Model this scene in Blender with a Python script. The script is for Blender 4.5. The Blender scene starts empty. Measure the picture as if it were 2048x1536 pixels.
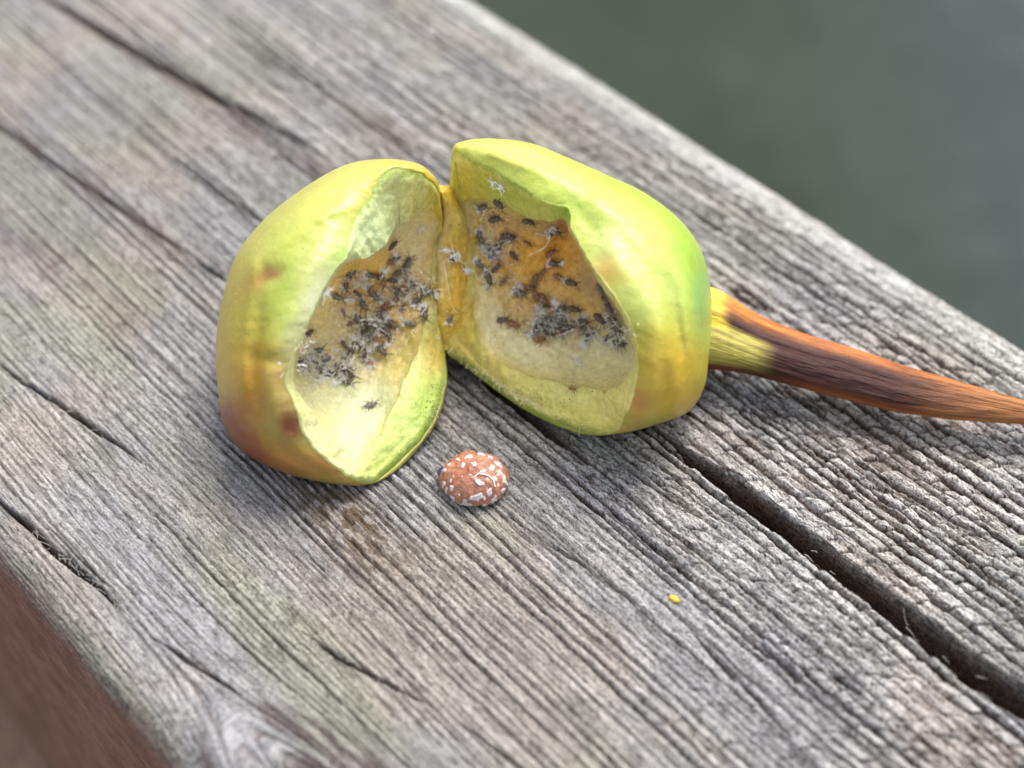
import bpy, math, random
import numpy as np
from mathutils import Vector, Matrix, Quaternion
from mathutils.bvhtree import BVHTree

# ------------------------------------------------------------------ units: 1 Blender unit = 1 cm
S = bpy.context.scene
COL = S.collection
S.unit_settings.scale_length = 0.01
random.seed(4); RNG = np.random.default_rng(11)

# ------------------------------------------------------------------ camera
FPX = 3000.0                      # focal length in photograph pixels (2048 wide)
DIST = 10.0                       # cm from lens to the board along the axis
TH = math.atan2(3268, FPX)        # looking down
CT, ST = math.cos(TH), math.sin(TH)
CAMP = np.array([0.0, -DIST*CT, DIST*ST])
FWD = np.array([0.0, CT, -ST]); UP = np.array([0.0, ST, CT]); RT = np.array([1.0, 0, 0])
cd = bpy.data.cameras.new("camera"); cam = bpy.data.objects.new("camera", cd); COL.objects.link(cam)
cam.location = CAMP
cam.rotation_euler = (math.pi/2 - TH, 0, 0)
cd.sensor_width = 36; cd.lens = FPX/2048*36
cd.clip_start = 0.1; cd.clip_end = 5000
cd.dof.use_dof = True; cd.dof.focus_distance = 9.33; cd.dof.aperture_fstop = 0.21
cd.dof.aperture_blades = 0
S.camera = cam

# ------------------------------------------------------------------ light: soft hazy daylight from behind the gall
SUN = Vector((0.26, 0.34, 0.95)).normalized()
el = math.asin(SUN.z); rot = math.atan2(SUN.x, SUN.y)
w = bpy.data.worlds.new("World"); S.world = w; w.use_nodes = True
nt = w.node_tree; bg = nt.nodes["Background"]
sky = nt.nodes.new("ShaderNodeTexSky"); sky.sky_type = 'NISHITA'; sky.sun_disc = False
sky.sun_elevation = el; sky.sun_rotation = rot; sky.air_density = 1.0; sky.dust_density = 4.0
sky.ozone_density = 1.0
hz = nt.nodes.new("ShaderNodeHueSaturation"); hz.inputs["Saturation"].default_value = 0.42     # thin cloud veil
nt.links.new(sky.outputs[0], hz.inputs["Color"]); nt.links.new(hz.outputs[0], bg.inputs[0]); bg.inputs[1].default_value = 0.15
sl = bpy.data.lights.new("sun", 'SUN'); sl.energy = 1.6; sl.angle = math.radians(28); sl.color = (1.0, 0.93, 0.84)
so = bpy.data.objects.new("sun", sl); COL.objects.link(so)
so.rotation_euler = SUN.to_track_quat('Z', 'Y').to_euler()
S.view_settings.view_transform = 'Standard'; S.view_settings.look = 'None'
S.view_settings.exposure = 1.10; S.view_settings.gamma = 1.0

# ------------------------------------------------------------------ helpers
DREF = 9.5
def P(x, y, h):
    """point seen at photograph pixel (x, y), h cm nearer the lens than the plane through the gall"""
    x = np.asarray(x, float); y = np.asarray(y, float); h = np.asarray(h, float)
    d = (DREF - h)[..., None]
    return CAMP + d*(FWD + RT*((x-1024)/FPX)[..., None] - UP*((y-768)/FPX)[..., None])
def board_h(y):
    k = (np.asarray(y, float)-768)/FPX
    return DREF - CAMP[2]/(ST + k*CT)
def on_board(x, y):
    return P(x, y, board_h(y))
def lin(c):
    c = np.asarray(c, float)/255.0
    return np.where(c <= 0.04045, c/12.92, ((c+0.055)/1.055)**2.4)

def hsh(i, j, s):
    n = (i.astype(np.int64)*374761393 + j.astype(np.int64)*668265263 + s*1274126177) & 0xffffffff
    n = ((n ^ (n >> 13))*1274126177) & 0xffffffff
    n = (n ^ (n >> 16)) & 0xffffff
    return n.astype(np.float64)/0xffffff
def vn(x, y, s=0):
    xi = np.floor(x); yi = np.floor(y); fx = x-xi; fy = y-yi
    fx = fx*fx*(3-2*fx); fy = fy*fy*(3-2*fy)
    xi = xi.astype(np.int64); yi = yi.astype(np.int64)
    a = hsh(xi, yi, s); b = hsh(xi+1, yi, s); c = hsh(xi, yi+1, s); d = hsh(xi+1, yi+1, s)
    return (a*(1-fx)+b*fx)*(1-fy) + (c*(1-fx)+d*fx)*fy
def fbm(x, y, s=0, o=3):
    r = 0; a = 0.5; t = 0
    for k in range(o):
        r = r + a*vn(x*2**k, y*2**k, s+17*k); t += a; a *= 0.5
    return r/t
def sm(a, b, x):
    t = np.clip((x-a)/(b-a), 0, 1); return t*t*(3-2*t)

def mesh_np(name, V, F, col=None, uv=None, smooth=True, attrs=None):
    V = np.asarray(V, np.float32); F = np.asarray(F, np.int32)
    m = bpy.data.meshes.new(name)
    m.vertices.add(len(V)); m.vertices.foreach_set("co", V.ravel())
    k = F.shape[1]
    m.loops.add(F.size); m.loops.foreach_set("vertex_index", F.ravel())
    m.polygons.add(len(F))
    m.polygons.foreach_set("loop_start", np.arange(len(F), dtype=np.int32)*k)
    m.polygons.foreach_set("loop_total", np.full(len(F), k, np.int32))
    m.update(calc_edges=True)
    m.polygons.foreach_set("use_smooth", np.full(len(F), smooth))
    if col is not None:
        a = m.color_attributes.new("tint", 'FLOAT_COLOR', 'POINT')
        c4 = np.ones((len(V), 4), np.float32); c4[:, :3] = col; a.data.foreach_set("color", c4.ravel())
    if attrs:
        for n, d in attrs.items():
            a = m.attributes.new(n, 'FLOAT' if d.ndim == 1 else 'FLOAT_VECTOR', 'POINT')
            a.data.foreach_set("value" if d.ndim == 1 else "vector", d.astype(np.float32).ravel())
    m.validate()
    return m
def grid_faces(nr, nc, close=False, flip=False):
    r = np.arange(nr-1)[:, None]; c = np.arange(nc if close else nc-1)[None, :]
    c1 = (c+1) % nc
    a = r*nc+c; b = r*nc+c1; d = (r+1)*nc+c1; e = (r+1)*nc+c
    F = np.stack([a, b, d, e], -1).reshape(-1, 4)
    return F[:, ::-1] if flip else F
def link(name, me, mat=None, parent=None, label=None, cat=None, group=None, kind=None):
    o = bpy.data.objects.new(name, me); COL.objects.link(o)
    if mat and me and not me.materials: me.materials.append(mat)
    if parent: o.parent = parent
    if label: o["label"] = label
    if cat: o["category"] = cat
    if group: o["group"] = group
    if kind: o["kind"] = kind
    return o
def vnorm(V, F):
    a, b, c = V[F[:, 0]], V[F[:, 1]], V[F[:, 2]]
    n = np.cross(b-a, c-a); N = np.zeros_like(V)
    for k in range(F.shape[1]): np.add.at(N, F[:, k], n)
    return N/np.maximum(np.linalg.norm(N, axis=1, keepdims=True), 1e-12)

# ------------------------------------------------------------------ materials
class M:
    def __init__(s, name, rough=0.6, spec=0.4, **kw):
        s.m = bpy.data.materials.new(name); s.m.use_nodes = True
        s.t = s.m.node_tree; s.b = s.t.nodes["Principled BSDF"]
        s.b.inputs["Roughness"].default_value = rough
        s.b.inputs["Specular IOR Level"].default_value = spec
        for k, v in kw.items(): s.b.inputs[k.replace('_', ' ')].default_value = v
    def n(s, t, **kw):
        nd = s.t.nodes.new("ShaderNode"+t)
        for k, v in kw.items(): setattr(nd, k, v)
        return nd
    def l(s, a, b): s.t.links.new(a, b)
    def noise(s, scale, detail=3, rough=0.5, vec=None, dist=0):
        nd = s.n("TexNoise"); nd.inputs["Scale"].default_value = scale; nd.inputs["Detail"].default_value = detail
        nd.inputs["Roughness"].default_value = rough; nd.inputs["Distortion"].default_value = dist
        if vec is not None: s.l(vec, nd.inputs["Vector"])
        return nd.outputs["Fac"]
    def ramp(s, fac, stops):
        r = s.n("ValToRGB"); e = r.color_ramp.elements
        while len(e) < len(stops): e.new(0.5)
        for k, (p, c) in enumerate(stops):
            e[k].position = p; e[k].color = (*c, 1) if len(c) == 3 else c
        s.l(fac, r.inputs[0]); return r.outputs[0]
    def mix(s, a, b, fac, mode='MIX'):
        m = s.n("Mix", data_type='RGBA', blend_type=mode)
        for v, i in ((fac, 0), (a, 6), (b, 7)):
            if hasattr(v, "links"): s.l(v, m.inputs[i])
            elif i == 0: m.inputs[0].default_value = v
            else: m.inputs[i].default_value = (*v, 1)
        return m.outputs[2]
    def obj(s): return s.n("TexCoord").outputs["Object"]
    def attr(s, name, out="Color"): return s.n("Attribute", attribute_name=name).outputs[out]
    def map(s, vec, sc):
        m = s.n("Mapping"); m.inputs["Scale"].default_value = sc; s.l(vec, m.inputs["Vector"]); return m.outputs[0]
    def bump(s, h, st, dist, prev=None):
        b = s.n("Bump"); b.inputs["Strength"].default_value = st; b.inputs["Distance"].default_value = dist
        s.l(h, b.inputs["Height"])
        if prev is not None: s.l(prev, b.inputs["Normal"])
        return b.outputs[0]
    def color(s, c):
        if hasattr(c, "links"): s.l(c, s.b.inputs["Base Color"])
        else: s.b.inputs["Base Color"].default_value = (*c, 1)
    def normal(s, n): s.l(n, s.b.inputs["Normal"])
def gray(v): return (v, v, v)

# skin of the gall
mk = M("gall_skin", rough=0.36, spec=0.5)
o_ = mk.obj(); n1 = mk.noise(9, 4, 0.55, o_); n2 = mk.noise(45, 3, 0.6, o_)
c_ = mk.mix(mk.attr("tint"), mk.ramp(n1, [(0.3, (0.64, 0.67, 0.72)), (0.7, (0.74, 0.75, 1.0))]), 1.0, 'MULTIPLY')
c_ = mk.mix(c_, mk.ramp(n2, [(0.35, (0.90, 0.93, 0.85)), (0.65, (1.05, 1.04, 1.12))]), 0.8, 'MULTIPLY')
mk.color(c_)
mk.normal(mk.bump(mk.noise(60, 4, 0.65, o_), 0.32, 0.005, mk.bump(mk.noise(24, 3, 0.6, mk.map(o_, (1.6, 1, 0.7)), 1.6), 0.22, 0.012, mk.bump(mk.noise(9, 4, 0.6, mk.map(o_, (1, 1, 1.7)), 1.0), 0.3, 0.025))))
mk.b.inputs["Coat Weight"].default_value = 0.08; mk.b.inputs["Coat Roughness"].default_value = 0.22
mk.b.inputs["Subsurface Weight"].default_value = 0.35; mk.b.inputs["Subsurface Radius"].default_value = (1.0, 0.7, 0.18)
mk.b.inputs["Subsurface Scale"].default_value = 0.09
SKIN = mk.m
# cut flesh
mk = M("cut_flesh", rough=0.5, spec=0.4)
o_ = mk.obj(); n1 = mk.noise(22, 5, 0.65, o_)
mk.color(mk.mix(mk.attr("tint"), mk.ramp(n1, [(0.32, (0.72, 0.76, 0.62)), (0.62, (1.08, 1.08, 1.1))]), 0.85, 'MULTIPLY'))
mk.normal(mk.bump(mk.noise(90, 3, 0.6, o_), 0.5, 0.006, mk.bump(n1, 0.7, 0.03)))
mk.b.inputs["Subsurface Weight"].default_value = 0.45; mk.b.inputs["Subsurface Radius"].default_value = (1.0, 0.8, 0.35)
mk.b.inputs["Subsurface Scale"].default_value = 0.08
FLESH = mk.m
# cavity lining: moist, granular
mk = M("cavity_lining", rough=0.38, spec=0.5)
o_ = mk.obj(); n1 = mk.noise(30, 4, 0.6, o_)
v_ = mk.n("TexVoronoi"); v_.inputs["Scale"].default_value = 95; mk.l(o_, v_.inputs["Vector"])
c_ = mk.mix(mk.attr("tint"), mk.ramp(n1, [(0.30, (0.90, 0.87, 0.80)), (0.66, (1.22, 1.22, 1.26))]), 0.9, 'MULTIPLY')
c_ = mk.mix(c_, mk.ramp(v_.outputs["Distance"], [(0.0, (1.25, 1.25, 1.3)), (0.35, (0.92, 0.90, 0.85))]), 0.55, 'MULTIPLY')
mk.color(c_)
mk.normal(mk.bump(v_.outputs["Distance"], -0.35, 0.006, mk.bump(n1, 0.6, 0.02)))
mk.b.inputs["Subsurface Weight"].default_value = 0.4; mk.b.inputs["Subsurface Radius"].default_value = (1.0, 0.65, 0.2)
mk.b.inputs["Subsurface Scale"].default_value = 0.08
LINING = mk.m

# ------------------------------------------------------------------ weathered board (real relief)
Dv = np.array([-4024, 4436.0]); Dv /= np.linalg.norm(Dv)      # along the grain
Ev = np.array([Dv[1], -Dv[0]])                                # across the grain, to the right and away
def UV(x, y):
    p = on_board(x, y); return p[..., 0]*Dv[0]+p[..., 1]*Dv[1], p[..., 0]*Ev[0]+p[..., 1]*Ev[1]
VR = 0.5*(UV(1000, 25)[1] + UV(2030, 678)[1])+0.13                 # far edge
VL = 0.5*(UV(0, 1130)[1] + UV(370, 1536)[1])                  # near edge
ULO, UHI = UV(2048, 1536)[0]-0.6, UV(0, 0)[0]+0.8
RAD = 0.28; RADR = 0.35; THICK = 9
def build_board():
    # --- samples along the grain: spacing grows with distance
    t = np.linspace(0, 1, 1300); us = ULO + (UHI-ULO)*(0.62*t + 0.38*t**2)
    us = np.concatenate([np.linspace(-22, ULO-0.05, 50), us, np.linspace(UHI+0.08, 30, 50)])
    # --- samples across: arc length s; 0 = start of top flat on the near edge
    W = (VR-RADR)-(VL+RAD)
    s_side = np.concatenate([-(np.geomspace(0.02, 9.0, 56))[::-1]-RAD*math.pi/2])
    s_arc = np.linspace(-RAD*math.pi/2, 0, 34)[:-1]
    s_top = np.linspace(0, W, 740)
    vck = UV(1700, 1160)[1]-(VL+RAD)     # extra samples at the wide crack
    s_top = np.sort(np.concatenate([s_top, vck+np.linspace(-0.12, 0.12, 46)+0.0003]))
    s_arc2 = W+np.linspace(0, RADR*math.pi/2, 26)[1:]
    s_sd2 = W+RADR*math.pi/2+np.geomspace(0.03, 9.0, 20)
    ss = np.concatenate([s_side, s_arc, s_top, s_arc2, s_sd2])
    U, Q = np.meshgrid(us, ss, indexing='ij')
    # profile
    a = np.clip(-Q/RAD, 0, math.pi/2); b = np.clip((Q-W)/RADR, 0, math.pi/2)
    dn1 = np.maximum(-Q-RAD*math.pi/2, 0); dn2 = np.maximum(Q-W-RADR*math.pi/2, 0)
    v = np.where(Q < 0, VL+RAD-RAD*np.sin(a), np.where(Q > W, VR-RADR+RADR*np.sin(b), VL+RAD+Q))
    z = np.where(Q < 0, -RAD*(1-np.cos(a))-dn1, np.where(Q > W, -RADR*(1-np.cos(b))-dn2, 0.0))
    nv = np.where(Q < 0, -np.sin(a), np.where(Q > W, np.sin(b), 0.0)); nz = np.sqrt(1-nv**2)
    G = VL+RAD+Q                                   # grain coordinate continues round the corners
    u = U
    # ---- knot below the bottom of the frame bends the grain
    uk, vk = UV(650, 1668)
    r2 = ((u-uk)/0.75)**2+((G-vk)/0.38)**2
    Gw = G + 0.34*np.exp(-r2*0.85)*np.tanh((vk+0.02-G)/0.10) 
    wob = 0.055*(fbm(u*0.55, G*0.7, 3, 2)-0.5) + 0.022*(fbm(u*2.0, G*3.0, 5, 2)-0.5) + 0.0075*(fbm(u*11, G*14, 6, 2)-0.5)
    g = Gw + wob
    # ---- growth rings: list of boundaries with local spacing
    def spacing(x):
        q = (x-VL)/(VR-VL)
        return np.interp(q, [-1, 0, 0.12, 0.3, 0.45, 0.62, 0.8, 1.0, 2], [0.035, 0.030, 0.032, 0.040, 0.052, 0.074, 0.084, 0.068, 0.07])
    rr = random.Random(7); e = [VL-5.0]
    while e[-1] < VR+5.0: e.append(e[-1]+float(spacing(e[-1]))*rr.uniform(0.5, 1.55))
    e = np.array(e); k = np.clip(np.searchsorted(e, g)-1, 0, len(e)-2)
    wd = e[k+1]-e[k]; f = (g-e[k])/wd
    q = (G-VL)/(VR-VL)
    rough = np.interp(q, [-0.4, 0, 0.15, 0.35, 0.55, 0.7, 1.0], [0.12, 0.42, 0.55, 0.66, 0.92, 1.12, 0.9])
    # towards the far left the relief is softer, towards lower right it is coarser
    rough = rough*(1-0.6*sm(0.93, 0.99, q))
    rough = rough*np.interp(u, [ULO, ULO+2.5, (ULO+UHI)/2+1, UHI], [1.12, 1.0, 0.8, 0.5])
    kk = k.astype(np.int64); k0 = np.zeros_like(kk)
    gd0 = hsh(kk, k0, 1); gd1 = hsh(kk+1, k0, 1)
    def along(sd, kx, fr): return vn(u*fr+hsh(kx, k0, sd)*91.0, kx.astype(float)*7.31, sd)
    w0 = np.clip(gd0*1.2*(0.25+1.4*along(21, kk, 1.1)), 0, 1.5); w1 = np.clip(gd1*1.2*(0.25+1.4*along(21, kk+1, 1.1)), 0, 1.5)
    gw = 0.0085+0.006*rough                             # groove half width, cm
    d0 = f*wd; d1 = (1-f)*wd
    gr = np.maximum(w0*np.exp(-(d0/gw)**2*0.9), w1*np.exp(-(d1/gw)**2*1.6))
    dep = (0.35+0.9*gd0)*(0.45+1.0*along(22, kk, 0.9))                # each ring eroded to its own depth
    fw = np.clip(0.016/wd+0.14, 0.1, 0.5)*(0.8+0.4*along(23, kk, 3.0))
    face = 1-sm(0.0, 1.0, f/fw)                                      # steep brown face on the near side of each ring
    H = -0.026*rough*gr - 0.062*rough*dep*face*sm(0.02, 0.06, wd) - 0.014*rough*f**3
    # rings slope: each one stands proud on its far side
    H += 0.010*rough*(gd0-0.5)
    # ---- cross checks: short blocks
    blk = sm(0.30, 0.52, q + 0.14*sm(ULO+3.2, ULO+0.5, u) + 0.10*(fbm(u*0.8, G*1.3, 31, 2)-0.5)*2) * sm(-0.2, 0.3, vn(u*0.7, G*2, 33)-0.0)*sm(UHI-1, UHI-4, u)
    L = 0.085+0.12*hsh(kk, k0, 41)
    uu = u/L + hsh(kk, k0, 42)*50 + 0.9*vn(u*6, kk*3.7, 43) + 0.5*(g-e[k])/wd
    bi = np.floor(uu); bf = uu-bi; bi = bi.astype(np.int64)
    bh = hsh(bi, kk, 44); bs = hsh(bi, kk, 45); hh = hsh(bi+1, kk, 45)
    dl = np.minimum(bf, 1-bf)*L
    notch = np.exp(-(dl/0.009)**2)*np.where(bf < 0.5, bs, hh)
    H += rough*blk*(-0.040*notch + 0.034*(bh-0.5) + 0.042*(bf-0.5)*(hsh(bi, kk, 46)-0.35))
    # ---- grit
    fine = fbm(u*55, g*75, 51, 3)-0.5
    H += (0.006+0.013*rough)*fine + 0.010*rough*(fbm(u*14, g*45, 53, 2)-0.5)
    fil = sm(0.15, 0.6, vn(u*25, g*140, 57))
    H -= 0.004*(1-fil)
    # ---- long cracks: (pixel start, pixel end, half width, depth)
    cr = [((1270, 825), (2300, 1592), 0.100, 0.60), ((1300, 860), (1180, 770), 0.03, 0.3),
          ((40, -30), (690, 335), 0.036, 0.15), ((660, 320), (1010, 560), 0.026, 0.12), ((-100, 180), (445, 555), 0.024, 0.07), ((-150, -190), (60, 0), 0.03, 0.2),
          ((400, 30), (880, 330), 0.02, 0.05), ((640, 180), (900, 345), 0.02, 0.07),
          ((-60, 690), (330, 955), 0.018, 0.12), ((-60, 950), (290, 1260), 0.021, 0.15), ((270, 1240), (520, 1420), 0.010, 0.07),
          ((570, 1240), (890, 1440), 0.014, 0.10), ((880, 1430), (1120, 1590), 0.010, 0.08),
          ((1040, 880), (1500, 1230), 0.011, 0.06), ((900, 690), (1200, 940), 0.050, 0.16), ((1180, 1000), (1460, 1230), 0.014, 0.07),
          ((1340, 1215), (1640, 1530), 0.014, 0.09), ((1460, 1230), (1760, 1480), 0.016, 0.09),
          ((1500, 740), (1700, 860), 0.02, 0.09), ((1640, 880), (2048, 1120), 0.018, 0.08), ((1440, 560), (1560, 640), 0.03, 0.12), ((1560, 640), (1800, 800), 0.02, 0.1),
          ((1640, 1330), (1740, 1400), 0.014, 0.10), ((380, 510), (470, 570), 0.02, 0.12), ((330, 300), (560, 480), 0.018, 0.08),
          ((0, 1180), (300, 1480), 0.008, 0.05), ((60, 1010), (260, 1200), 0.008, 0.05), ((1000, 1010), (1330, 1260), 0.009, 0.06), ((1180, 880), (1420, 1060), 0.012, 0.07)]
    deep = np.zeros_like(H)
    for n, (p0, p1, hw, dp) in enumerate(cr):
        u0, v0 = UV(*p0); u1, v1 = UV(*p1)
        if u0 > u1: u0, v0, u1, v1 = u1, v1, u0, v0
        tt = np.clip((u-u0)/(u1-u0), -0.3, 1.3)
        cv = v0+(v1-v0)*tt + 0.05*(vn(u*1.2, n*9.1+0*u, 61)-0.5) + 0.022*(vn(u*4.5, n*5.3+0*u, 62)-0.5) + 0.003*(vn(u*18, n*5.3+0*u, 64)-0.5)
        tp = min(0.8, (u1-u0)*0.4); el_ = sm(-.05, 1, (u-u0)/tp)*sm(-.05, 1, (u1-u)/tp)
        el_ = np.clip(el_*(0.75+0.5*vn(u*2.3, n*3.3+0*u, 63)), 0, 1.2)
        if n == 0: el_ = sm(-0.1, 0.9, u1-u)*(0.86+0.14*vn(u*1.7, 0*u+3, 66))*(0.75+0.45*sm(1.0, 4.0, u1-u))
        h_ = hw*el_
        x = np.abs(G-cv)/np.maximum(h_, 1e-5)
        if n == 0:
            prof = 1-np.where(G > cv, sm(0.30, 1.25, x), sm(0.80, 1.2, x))
        else:
            prof = np.exp(-x**2*1.3)
        dd = dp*prof*np.minimum(el_*1.3, 1.0)
        deep = np.maximum(deep, dd)
    H = H*np.clip(1-deep/0.12, 0.35, 1) - deep
    H = H*np.where(np.abs(Q-W/2) > W/2+0.5, 0.5, 1)
    # gentle swell
    H += 0.05*(fbm(u*0.5, G*0.8, 71, 2)-0.5)
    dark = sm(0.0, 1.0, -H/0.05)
    z = z + nz*H; v2 = v + nv*H
    V = np.stack([U*Dv[0]+v2*Ev[0], U*Dv[1]+v2*Ev[1], z], -1).reshape(-1, 3)
    # ---- pigment: silver grey skin, warmer heartwood plus some painted-in recess shade in the gaps, broad stains
    hs = fbm(u*1.1, G*1.9, 81, 3); st = fbm(u*3.0, g*16, 82, 3); sp = fbm(u*30, g*60, 83, 2)
    grey = lin((173, 172, 171)); warm = lin((176, 163, 148)); cool = lin((152, 153, 160)); brn = lin((92, 72, 60)); green = lin((150, 153, 138))
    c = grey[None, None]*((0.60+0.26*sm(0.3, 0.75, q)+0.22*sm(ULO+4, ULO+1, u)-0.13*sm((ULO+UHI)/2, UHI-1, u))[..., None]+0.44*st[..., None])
    m_ = lambda c, d, w_: c*(1-w_[..., None])+d[None, None]*w_[..., None]
    c = m_(c, warm, 0.35*sm(0.45, 0.70, hs)); c = m_(c, cool, 0.5*sm(0.52, 0.30, hs))
    pk = lin((164, 152, 150)); c = m_(c, pk, 0.08*sm(0.5, 0.68, fbm(u*1.5+9, G*5, 88, 2)))
    c = m_(c, green, (0.35+0.3*sm(0.5, 0.1, q))*sm(0.42, 0.66, fbm(u*1.2, G*2.1, 84, 3)))
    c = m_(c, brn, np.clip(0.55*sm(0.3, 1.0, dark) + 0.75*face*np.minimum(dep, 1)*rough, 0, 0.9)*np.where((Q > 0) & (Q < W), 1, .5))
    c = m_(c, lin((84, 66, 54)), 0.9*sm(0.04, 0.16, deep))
    c = m_(c, lin((70, 64, 62)), 0.45*sm(0.60, 0.70, sp)*sm(0.3, 0.6, st+0.1))
    # soot-dark mould flecks below the left half
    um, vm = UV(690, 1040); mo = np.exp(-(((u-um)/0.55)**2+((G-vm)/0.22)**2))
    c = m_(c, lin((60, 52, 46)), np.clip(1.1*mo*sm(0.42, 0.6, fbm(u*16, g*34, 85, 3)), 0, 1))
    c = m_(c, lin((160, 142, 120)), 0.35*mo)
    # knot ring colour
    c = m_(c, lin((84, 70, 70)), np.clip(1.5*np.exp(-((r2-1.15+0.5*(fbm(u*2, G*6, 93, 2)-.5))/0.42)**2)*sm(0.35, 0.62, st)+0.8*np.exp(-((r2-0.45)/0.25)**2)*sm(0.4, 0.65, st), 0, 0.8))
    # dark broad streaks far left
    for (a0, a1, wv, am) in (((40, -30), (1000, 560), 0.13, 0.55), ((-100, 180), (500, 600), 0.12, 0.45), ((-200, 300), (230, 620), .2, .4)):
        u0, v0 = UV(*a0); u1, v1 = UV(*a1); cv = v0+(v1-v0)*(u-u0)/(u1-u0)
        c = m_(c, lin((110, 92, 90)), am*np.exp(-((G-cv)/wv)**2)*sm(0.25, 0.7, fbm(u*2.2, G*9, 86, 2))*sm(min(u0, u1)-.8, min(u0, u1)+.2, u))
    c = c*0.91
    # brown unbleached sides
    sd = sm(-RAD*0.7, -RAD*1.9, Q+0.05*(fbm(u*3, Q*5, 87, 3)-0.5)*4)
    bs_ = lin((136, 110, 96))[None, None]*(0.6+0.8*fbm(u*5, Q*9, 89, 4)[..., None])
    c = c*(1-sd[..., None])+bs_*sd[..., None]
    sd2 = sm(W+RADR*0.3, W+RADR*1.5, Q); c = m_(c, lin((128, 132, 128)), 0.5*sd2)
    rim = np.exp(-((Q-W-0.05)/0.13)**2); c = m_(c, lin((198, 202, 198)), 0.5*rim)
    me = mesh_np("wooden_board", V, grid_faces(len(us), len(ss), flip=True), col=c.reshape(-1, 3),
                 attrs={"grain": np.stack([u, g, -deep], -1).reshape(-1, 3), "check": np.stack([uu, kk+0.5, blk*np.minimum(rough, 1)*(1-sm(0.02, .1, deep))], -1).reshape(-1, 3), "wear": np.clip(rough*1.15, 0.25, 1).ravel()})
    return me
mk = M("weathered_wood", rough=0.88, spec=0.18)
ga = mk.attr("grain", "Vector")
n1 = mk.noise(1, 4, 0.65, mk.map(ga, (42, 85, 60))); n2 = mk.noise(1, 3, 0.6, mk.map(ga, (110, 140, 90))); n3 = mk.noise(1, 3, 0.6, mk.map(ga, (3, 30, 20)))
c_ = mk.mix(mk.attr("tint"), mk.ramp(n1, [(0.40, (0.36, 0.33, 0.31)), (0.48, (0.98, 0.98, 0.98)), (0.68, (1.34, 1.34, 1.34))]), 0.95, 'MULTIPLY')
c_ = mk.mix(c_, mk.ramp(n2, [(0.40, (0.36, 0.34, 0.33)), (0.48, (1, 1, 1)), (0.66, (1.22, 1.22, 1.22))]), 0.7, 'MULTIPLY')
mk.color(c_)
g1 = mk.noise(1, 3, 0.6, mk.map(ga, (2.6, 40, 30)), 0.25); g2 = mk.noise(1, 4, 0.6, mk.map(ga, (7.0, 88, 60)), 0.2)
c_ = mk.mix(c_, mk.ramp(g1, [(0.36, (0.34, 0.30, 0.28)), (0.42, (0.97, 0.97, 0.97)), (0.62, (1.1, 1.1, 1.1))]), 0.55, 'MULTIPLY')
c_ = mk.mix(c_, mk.ramp(g2, [(0.36, (0.40, 0.36, 0.35)), (0.46, (0.97, 0.97, 0.97)), (0.64, (1.12, 1.12, 1.12))]), 0.6, 'MULTIPLY')
ck = mk.n("SeparateXYZ"); mk.l(mk.attr("check", "Vector"), ck.inputs[0])
def mth(op, a, b=None, c=None):
    n = mk.n("Math", operation=op)
    for i, v in enumerate((a, b, c)):
        if v is None: continue
        if hasattr(v, "links"): mk.l(v, n.inputs[i])
        else: n.inputs[i].default_value = v
    return n.outputs[0]
jg = mth('MULTIPLY', mth('SUBTRACT', mk.noise(1, 2, 0.5, mk.map(ga, (20, 40, 0))), 0.5), 0.35)
ux = mth('ADD', ck.outputs[0], jg); fr_ = mth('ABSOLUTE', mth('SUBTRACT', mth('FRACT', ux), 0.5))          # 0.5 at a block end
idv = mk.n("CombineXYZ"); mk.l(mth('FLOOR', mth('ADD', ux, 0.5)), idv.inputs[0]); mk.l(mth('FLOOR', ck.outputs[1]), idv.inputs[1])
wn = mk.n("TexWhiteNoise", noise_dimensions='2D'); mk.l(idv.outputs[0], wn.inputs["Vector"])
nt_ = mk.n("MapRange"); nt_.inputs[1].default_value = 0.43; nt_.inputs[2].default_value = 0.485; mk.l(fr_, nt_.inputs[0])
nch = mth('MULTIPLY', mth('MULTIPLY', nt_.outputs[0], mth('MULTIPLY_ADD', wn.outputs[0], 0.8, 0.2)), ck.outputs[2])
flat_ = mk.attr("tint")
c_ = mk.mix(flat_, c_, mth('MULTIPLY_ADD', mk.attr("wear", "Fac"), 0.75, 0.25))
c_ = mk.mix(c_, (0.05, 0.038, 0.032), mth('MULTIPLY', nch, 0.85))
mk.color(c_)
gg1 = mk.ramp(g1, [(0.34, gray(0)), (0.46, gray(1))]); gg2 = mk.ramp(g2, [(0.34, gray(0)), (0.48, gray(1))])
mk.normal(mk.bump(n2, 0.6, 0.006, mk.bump(n1, 0.7, 0.010, mk.bump(gg2, 0.7, 0.012, mk.bump(gg1, 0.8, 0.016, mk.bump(nch, -0.9, 0.02))))))
WOOD = mk.m
board_me = build_board()
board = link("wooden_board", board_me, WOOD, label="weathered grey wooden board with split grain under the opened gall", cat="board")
# end caps of the board are far outside the picture; an underside closes it
def plane_mesh(name, pts, mat): 
    m = bpy.data.meshes.new(name); m.from_pydata(pts, [], [tuple(range(len(pts)))]); m.update(); m.materials.append(mat); return m

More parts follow.
